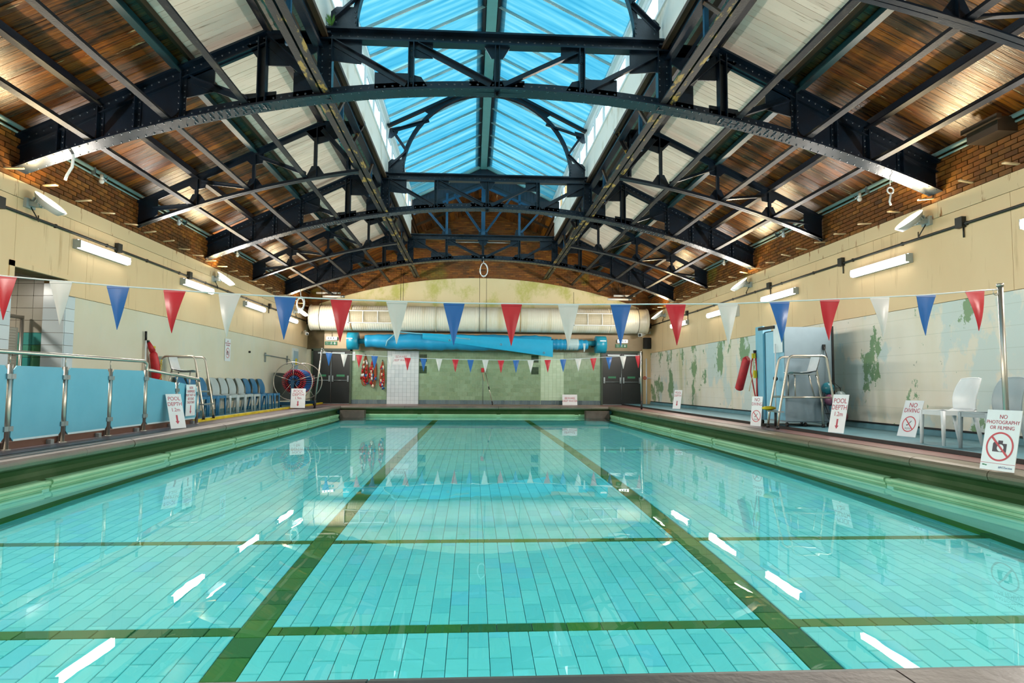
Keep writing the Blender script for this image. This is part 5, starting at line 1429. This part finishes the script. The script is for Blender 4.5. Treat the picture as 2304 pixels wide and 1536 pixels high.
# ------------------------------------------------------------------ lifeguard chairs
def guard(label, loc, rz):
    t = thing('lifeguard_chair', label, 'chair', (0, 0, 0), 'raised lifeguard chairs')   # faces +X, front legs at x = 0
    for q in (-.26, .26):
        pts = [(0, q, .03), (-.03, q, .28), (-.2, q, 1.18)]
        for k in range(5):
            an = PI / 2 * k / 4
            pts.append((-.30 + .09 * math.cos(an), q, 1.22 + .09 * math.sin(an)))
        pts += [(-.80, q, 1.31)]
        for k in range(1, 5):
            an = PI / 2 * k / 4
            pts.append((-.80 - .08 * math.sin(an), q, 1.23 + .08 * math.cos(an)))
        pts += [(-.99, q, .45), (-1.0, q, .03)]
        part('side_frame', MB().tube(pts, .021, 10), CHROME, t)
        for x in (0, -1.0): part('rubber_foot', MB().cyl((x, q, 0), (x, q, .06), .029, 10), BLACK, t)
    part('step', MB().box((-.05, 0, .31), .12, .56, .025), GALV, t)
    part('platform', MB().box((-.28, 0, .58), .36, .5, .025), GALV, t)
    for q in (-.26, .26): part('rail', MB().tube([(-.08, q, .57), (-.93, q, .57)], .016, 8), CHROME, t)
    for x, q in ((-.35, -.16), (-.35, .16), (-.72, -.16), (-.72, .16)):
        part('seat_leg', MB().tube([(x, q, .985), (x - (.0 if x > -.5 else .1), q * 1.1, .57)], .013, 8), CHROME, t)
    part('seat_bearer', MB().box((-.53, 0, .985), .42, .36, .015), GALV, t)
    P = []
    for i in range(13):
        f_ = i / 12
        if f_ < .55:
            g_ = f_ / .55; x = -.27 - .43 * g_; z = 1.02 - .03 * math.sin(g_ * PI) - .02 * (1 - g_) ** 2 + .01
        else:
            g_ = (f_ - .55) / .45; x = -.70 - .06 * g_ - .03 * math.sin(g_ * PI / 2); z = 1.025 + .32 * g_
        w_ = .21 - (.03 if f_ > .95 else 0)
        P.append([(x - (.02 * (1 - q * q) if f_ > .55 else 0), q * w_, z + .02 * q * q * (1 if f_ < .55 else 0)) for q in (-1, -.6, -.2, .2, .6, 1)])
    part('seat_shell', MB().grid(P).grid([[(p[0] - .01, p[1], p[2] - .014) for p in r_[::-1]] for r_ in P]), WHITEP, t)
    t.location = loc; t.rotation_euler = (0, 0, rz); t['label'] = label
    return t
g1 = guard('steel lifeguard chair with white seat behind the left railing', (-5.56, 14.25, .045), 0)
g2 = dup(g1, (5.46, 11.65, .04), PI - .12, 'steel lifeguard chair with white seat on the right, beside the blue cabinet')
fl_ = thing('foam_float', 'small yellow foam float on the step of the right lifeguard chair', 'float', (5.5, 11.88, .365))
part('pad', MB().sph((5.5, 11.88, .40), .13, 16, 8, (1, .8, .3)), YELLOW, fl_)
# ------------------------------------------------------------------ reel of lane floats
RYc, RXc, RZc = 21.7, -5.82, .87
re_ = thing('lane_reel', 'reel wound with red and blue lane floats between two steel hoops', 'reel', (RXc, 22.3, 0))
for y in (21.65, 23.0):
    h_ = part('hoop', MB().torus((RXc, y, RZc), .62, .016, (0, 1, 0), 48, 8), CHROME, re_)
    for k in range(5):
        an = 2 * PI * k / 5 + .3
        part('spoke', MB().tube([(RXc, y, RZc), (RXc + .62 * math.cos(an), y, RZc + .62 * math.sin(an))], .009, 6), CHROME, h_)
part('axle', MB().tube([(RXc, 21.6, RZc), (RXc, 23.05, RZc)], .045, 10), NAVY, re_)
random.seed(2)
def ringdiscs(y, R, n, mat, r_=.05, l=.022):
    mb = MB()
    for k in range(n):
        an = 2 * PI * k / n
        c = V(RXc + R * math.cos(an), y, RZc + R * math.sin(an)); d = V(-math.sin(an), 0, math.cos(an)) * l / 2
        mb.cyl(c - d, c + d, r_, 8, r_ * .9)
    return mb
k = 0
for y in [21.78 + .1 * i for i in range(12)]:
    for R, n in ((.35, 38), (.245, 27), (.14, 16)):
        if R < .3 and y > 21.95: continue
        m_ = {.35: (RED if y < 21.8 or y > 22.75 else BLUEF), .245: RED if y < 21.8 else BLUEF, .14: BLUEF}[R]
        part('float_ring', ringdiscs(y, R, n, m_), m_, re_)
part('core', MB().cyl((RXc, 21.80, RZc), (RXc, 22.95, RZc), .3, 24), plain('dark_rope_core', '#141a2a', .6), re_)
part('stand_post', MB().bx(RXc - .05, RXc + .05, 21.56, 21.62, .1, RZc + .04).bx(RXc - .05, RXc + .05, 23.02, 23.08, .1, RZc + .04), NAVY, re_)
part('base', MB().bx(RXc - .42, RXc + .42, 21.55, 21.65, .1, .2).bx(RXc - .42, RXc + .42, 23.0, 23.1, .1, .2).bx(RXc - .05, RXc + .05, 21.6, 23.05, .1, .18), NAVY, re_)
for x in (-.35, .35):
    for y in (21.6, 23.05): part('castor', MB().cyl((RXc + x - .02, y, .085), (RXc + x + .02, y, .085), .042, 12), BLACK, re_)
# ------------------------------------------------------------------ things on the left wall
t = thing('reaching_pole', 'white reaching pole with a black grip upright against the left wall', 'pole', (XL + .05, 13.5, 1.1))
part('shaft', MB().tube([(XL + .05, 13.52, .75), (XL + .05, 13.50, 1.65)], .017, 8), WHITEP, t)
part('grip', MB().tube([(XL + .05, 13.50, 1.65), (XL + .05, 13.49, 1.83)], .024, 8), BLACK, t)
part('band', MB().box((XL + .04, 13.52, 1.02), .06, .07, .05), BLUEINK, t)
single('wall_label', MB().bx(XL, XL + .01, 13.62, 13.75, 1.52, 1.66), SIGNW, 'small white label on the left wall beside the white pole', 'notice', loc=(XL, 13.68, 1.6))
t = thing('rescue_tube', 'red rescue bag with yellow lettering hanging on the left wall', 'rescue tube', (XL + .1, 13.85, 1.4))
part('body', MB().tube([(XL + .11, 13.67, 1.45), (XL + .12, 13.69, 1.38), (XL + .13, 13.79, 1.1), (XL + .13, 13.89, .72), (XL + .13, 13.90, .68)], [.035, .072, .088, .095, .05], 14), RED, t)
part('neck', MB().tube([(XL + .06, 13.59, 1.62), (XL + .09, 13.62, 1.52), (XL + .11, 13.67, 1.44)], [.03, .05, .06], 10), RED, t)
part('buckle', MB().box((XL + .1, 13.71, 1.52), .05, .09, .05), YELLOW, t)
part('hook', MB().box((XL + .04, 13.59, 1.63), .06, .06, .05), BLACK, t)
o = lettering('RESCUE TUBE', .085, YELLOW, t, (XL + .228, 13.80, 1.02), (.12, PI / 2, 0), ext=.004)
t = thing('towel_rail', 'slim grey rail on two brackets on the left wall beyond the notice', 'rail', (XL + .05, 22.4, 1.7))
part('bar', MB().tube([(XL + .06, 21.0, 1.70), (XL + .06, 23.8, 1.66)], .014, 8), GALV, t)
for y in (21.15, 23.6): part('bracket', MB().box((XL + .03, y, 1.62), .05, .03, .3), GALV, t)
part('hose', MB().tube([(XL + .06, 23.8, 1.66), (XL + .08, 24.3, 1.4), (XL + .07, 24.5, .9), (XL + .06, 24.4, .3)], .012, 6), GALV, t)
t = thing('electric_cupboard', 'pale blue cupboard door with a yellow warning label at the end of the left wall', 'cupboard', (XL + .03, 24.7, 1.2))
part('frame', MB().bx(XL, XL + .03, 24.32, 25.1, .25, 2.1), FRAMEW, t)
part('door', MB().bx(XL + .03, XL + .05, 24.42, 25.0, .3, 2.0), plain('pale_blue_door', '#9cb8c6', .4), t)
part('warning_label', MB().bx(XL + .05, XL + .054, 24.6, 24.85, 1.5, 1.72), YELLOW, t)
part('handle', MB().torus((XL + .06, 24.55, 1.15), .05, .01, (1, 0, 0), 12, 5), BLACK, t)
part('grey_sheet', MB().bx(XL, XL + .02, 21.0, 24.3, .15, .95), plain('mirror_grey_sheet', '#7f8a8c', .2), t) if False else None
single('kick_sheet', MB().bx(XL, XL + .018, 22.2, 24.3, .2, 1.15), plain('scuffed_steel_sheet', '#6f7676', .3, .6), 'dull steel sheet on the left wall behind the reel', 'sheet', loc=(XL, 23.2, .7))
t = thing('litter_bin', 'pale blue bin with a black bag just behind the last railing panel', 'bin', (-5.85, 13.1, .0))
part('body', MB().bx(-6.0, -5.68, 12.75, 13.25, .0, .72), plain('pale_blue_bin', '#7fb2c4', .4), t)
part('bag', MB().sph((-5.84, 13.0, .72), .2, 14, 8, (.8, 1.1, .35)), BLACK, t)
single('wall_peg', MB().cyl((XL, 19.7, 1.72), (XL + .05, 19.7, 1.72), .03, 10), BLACK, 'small black peg on the left wall before the grey rail', 'peg', loc=(XL, 19.7, 1.72))
single('white_lamp_box', MB().bx(XR - .12, XR - .012, 17.4, 17.8, 2.72, 3.02), WHITEP, 'white emergency lamp box on the right wall beside the fourth tube light', 'light', loc=(XR - .06, 17.6, 2.87))

# ------------------------------------------------------------------ cabinet with grey side panel, balls and rescue gear on the right
CX0, CX1, CYA, CYB = 5.88, 6.80, 12.0, 13.2
c_ = thing('storage_cabinet', 'tall blue-grey mobile cabinet with folding light blue doors on the right deck', 'cabinet', ((CX0 + CX1) / 2, 12.6, .05))
part('side_panel', MB().bx(CX0 + .005, CX1, CYA, CYA + .03, .15, 1.93), GREYB, c_, 'blue-grey side panel')
part('back_panel', MB().bx(CX1 - .03, CX1, CYA + .03, CYB, .15, 1.9), GREYB, c_)
part('floor_panel', MB().bx(CX0 + .03, CX1, CYA + .03, CYB, .13, .16), GREYB, c_)
part('top_panel', MB().bx(CX0 + .03, CX1, CYA + .03, CYB, 1.88, 1.9), GREYB, c_)
part('end_frame', MB().bx(CX0 - .01, CX0 + .3, CYB - .33 + .3, CYB + .03, .13, 2.02).bx(CX0 - .02, CX0 + .02, CYB - .33, CYB, .13, 2.02), LBLUE, c_)
dr = part('folding_door', MB().bx(CX0 + .03, CX0 + .045, CYA + .02, CYB - .33, .16, 1.9), LBLUE, c_)
for k in range(6): part('fold', MB().prism([(CX0 + .03, CYA + .03 + k * .135, .16), (CX0 - .005, CYA + .0975 + k * .135, .16), (CX0 + .03, CYA + .165 + k * .135, .16)], (0, 0, 1.72)), LBLUE, dr)
part('track', MB().beam((CX0 - .02, CYA + .35, 1.955), (CX0 - .02, CYB - .15, 1.97), .03, .06, (0, 0, 1)), BLACK, c_)
part('black_edge', MB().bx(CX1, CX1 + .035, CYA - .02, CYA + .04, .05, 1.95), BLACK, c_)
part('paper_notice', MB().bx(CX0 - .012, CX0 - .008, CYA + .05, CYA + .42, 1.45, 2.0), SIGNW, c_, 'white paper notice')
for x, y in ((CX0 + .05, CYA + .06), (CX0 + .4, CYA + .05), (CX0 + .05, CYB - .1), (CX1 - .05, CYB - .1), (CX1 - .06, CYA + .06)):
    part('castor', MB().cyl((x, y, .17), (x, y, .06), .02, 8).cyl((x - .018, y, .085), (x + .018, y, .085), .038, 12), BLACK, c_)
t = thing('net_bag', 'black strap and net bag of play balls hung on the grey cabinet side', 'bag', (6.66, 11.9, 1.5))
part('hook', MB().box((6.64, CYA - .02, 1.55), .05, .03, .1), BLACK, t)
part('strap', MB().tube([(6.64, CYA - .03, 1.55), (6.69, CYA - .06, 1.3), (6.69, CYA - .08, 1.0), (6.7, CYA - .12, .92)], .01, 6), BLACK, t)
mb = MB()
for k in range(9):
    an = 2 * PI * k / 9
    mb.tube([(6.7, 11.87, .93), (6.7 + .16 * math.cos(an), 11.86 + .12 * math.sin(an), .78), (6.72 + .19 * math.cos(an), 11.86 + .13 * math.sin(an), .5), (6.76 + .12 * math.cos(an), 11.86 + .12 * math.sin(an), .2), (6.78, 11.86, .12)], .004, 4)
for z in (.78, .62, .46, .3): mb.torus((6.72, 11.86, z), .18 - abs(.55 - z) * .15, .004, (0, 0, 1), 18, 4)
part('net', mb, BLACK, t)
for i, (x, y, z, r_, hx, nm) in enumerate(((6.63, 11.86, .77, .115, '#1f6f80', 'teal play ball at the top of the net bag'), (6.64, 11.80, .56, .11, '#7a4a66', 'purple play ball at the left of the net bag'),
                                   (6.83, 11.80, .62, .105, '#8ea2a6', 'pale grey play ball at the right of the net bag'), (6.72, 11.80, .42, .105, '#4f7f96', 'blue play ball low in the net bag'), (6.86, 11.82, .26, .11, '#7a3a40', 'dark red play ball at the bottom of the net bag'))):
    b_ = thing('play_ball', nm, 'ball', (x, y, z - r_), 'play balls in the net bag')
    part('ball', MB().sph((x, y, z), r_, 18, 12), plain('ball_%d' % i, hx, .3), b_)
    part('valve', MB().cyl((x, y - r_ - .001, z), (x, y - r_ + .01, z), .012, 8), BLACK, b_)
t = thing('rescue_tube', 'red rescue tube hanging beside the light blue cabinet end, with yellow straps', 'rescue tube', (5.75, 13.25, 1.5))
part('body', MB().tube([(5.70, 13.22, 1.38), (5.68, 13.25, 1.36), (5.58, 13.42, .75), (5.575, 13.43, .72)], [.06, .085, .085, .05], 14), RED, t)
part('hook', MB().box((5.84, 13.2, 1.52), .06, .05, .05), BLACK, t)
part('strap', MB().tube([(5.84, 13.2, 1.52), (5.86, 13.18, 1.2), (5.85, 13.16, .8), (5.84, 13.14, .5)], .018, 6).tube([(5.83, 13.2, 1.5), (5.76, 13.2, 1.3), (5.74, 13.2, 1.1), (5.8, 13.18, .7), (5.84, 13.16, .45)], .014, 6), RED, t)
part('cord', MB().tube([(5.8, 13.2, 1.45), (5.79, 13.18, 1.1), (5.72, 13.2, .8), (5.7, 13.2, .7)], .01, 6), STRIPW, t)
part('clip', MB().box((5.80, 13.18, 1.43), .06, .06, .1), YELLOW, t)
part('clip', MB().box((5.81, 13.15, 1.05), .05, .05, .16), YELLOW, t)
t = thing('telescopic_pole', 'thin white telescopic pole with black ends leaning on the folding doors', 'pole', (5.76, 12.2, .05))
part('shaft', MB().tube([(5.74, 12.12, .3), (5.83, 12.26, 1.62)], .013, 8), WHITEP, t)
part('end_grip', MB().tube([(5.725, 12.1, .05), (5.74, 12.12, .33)], .026, 8), BLACK, t)
part('lock', MB().sph((5.775, 12.17, .95), .045, 10, 8), BLACK, t)
single('cable_cover', MB().bx(6.62, 6.66, 25.9, 26.4, 0, .06), WHITEP, 'small pale block on the floor by the far right doors', 'block', loc=(6.64, 26.1, 0)) if False else None
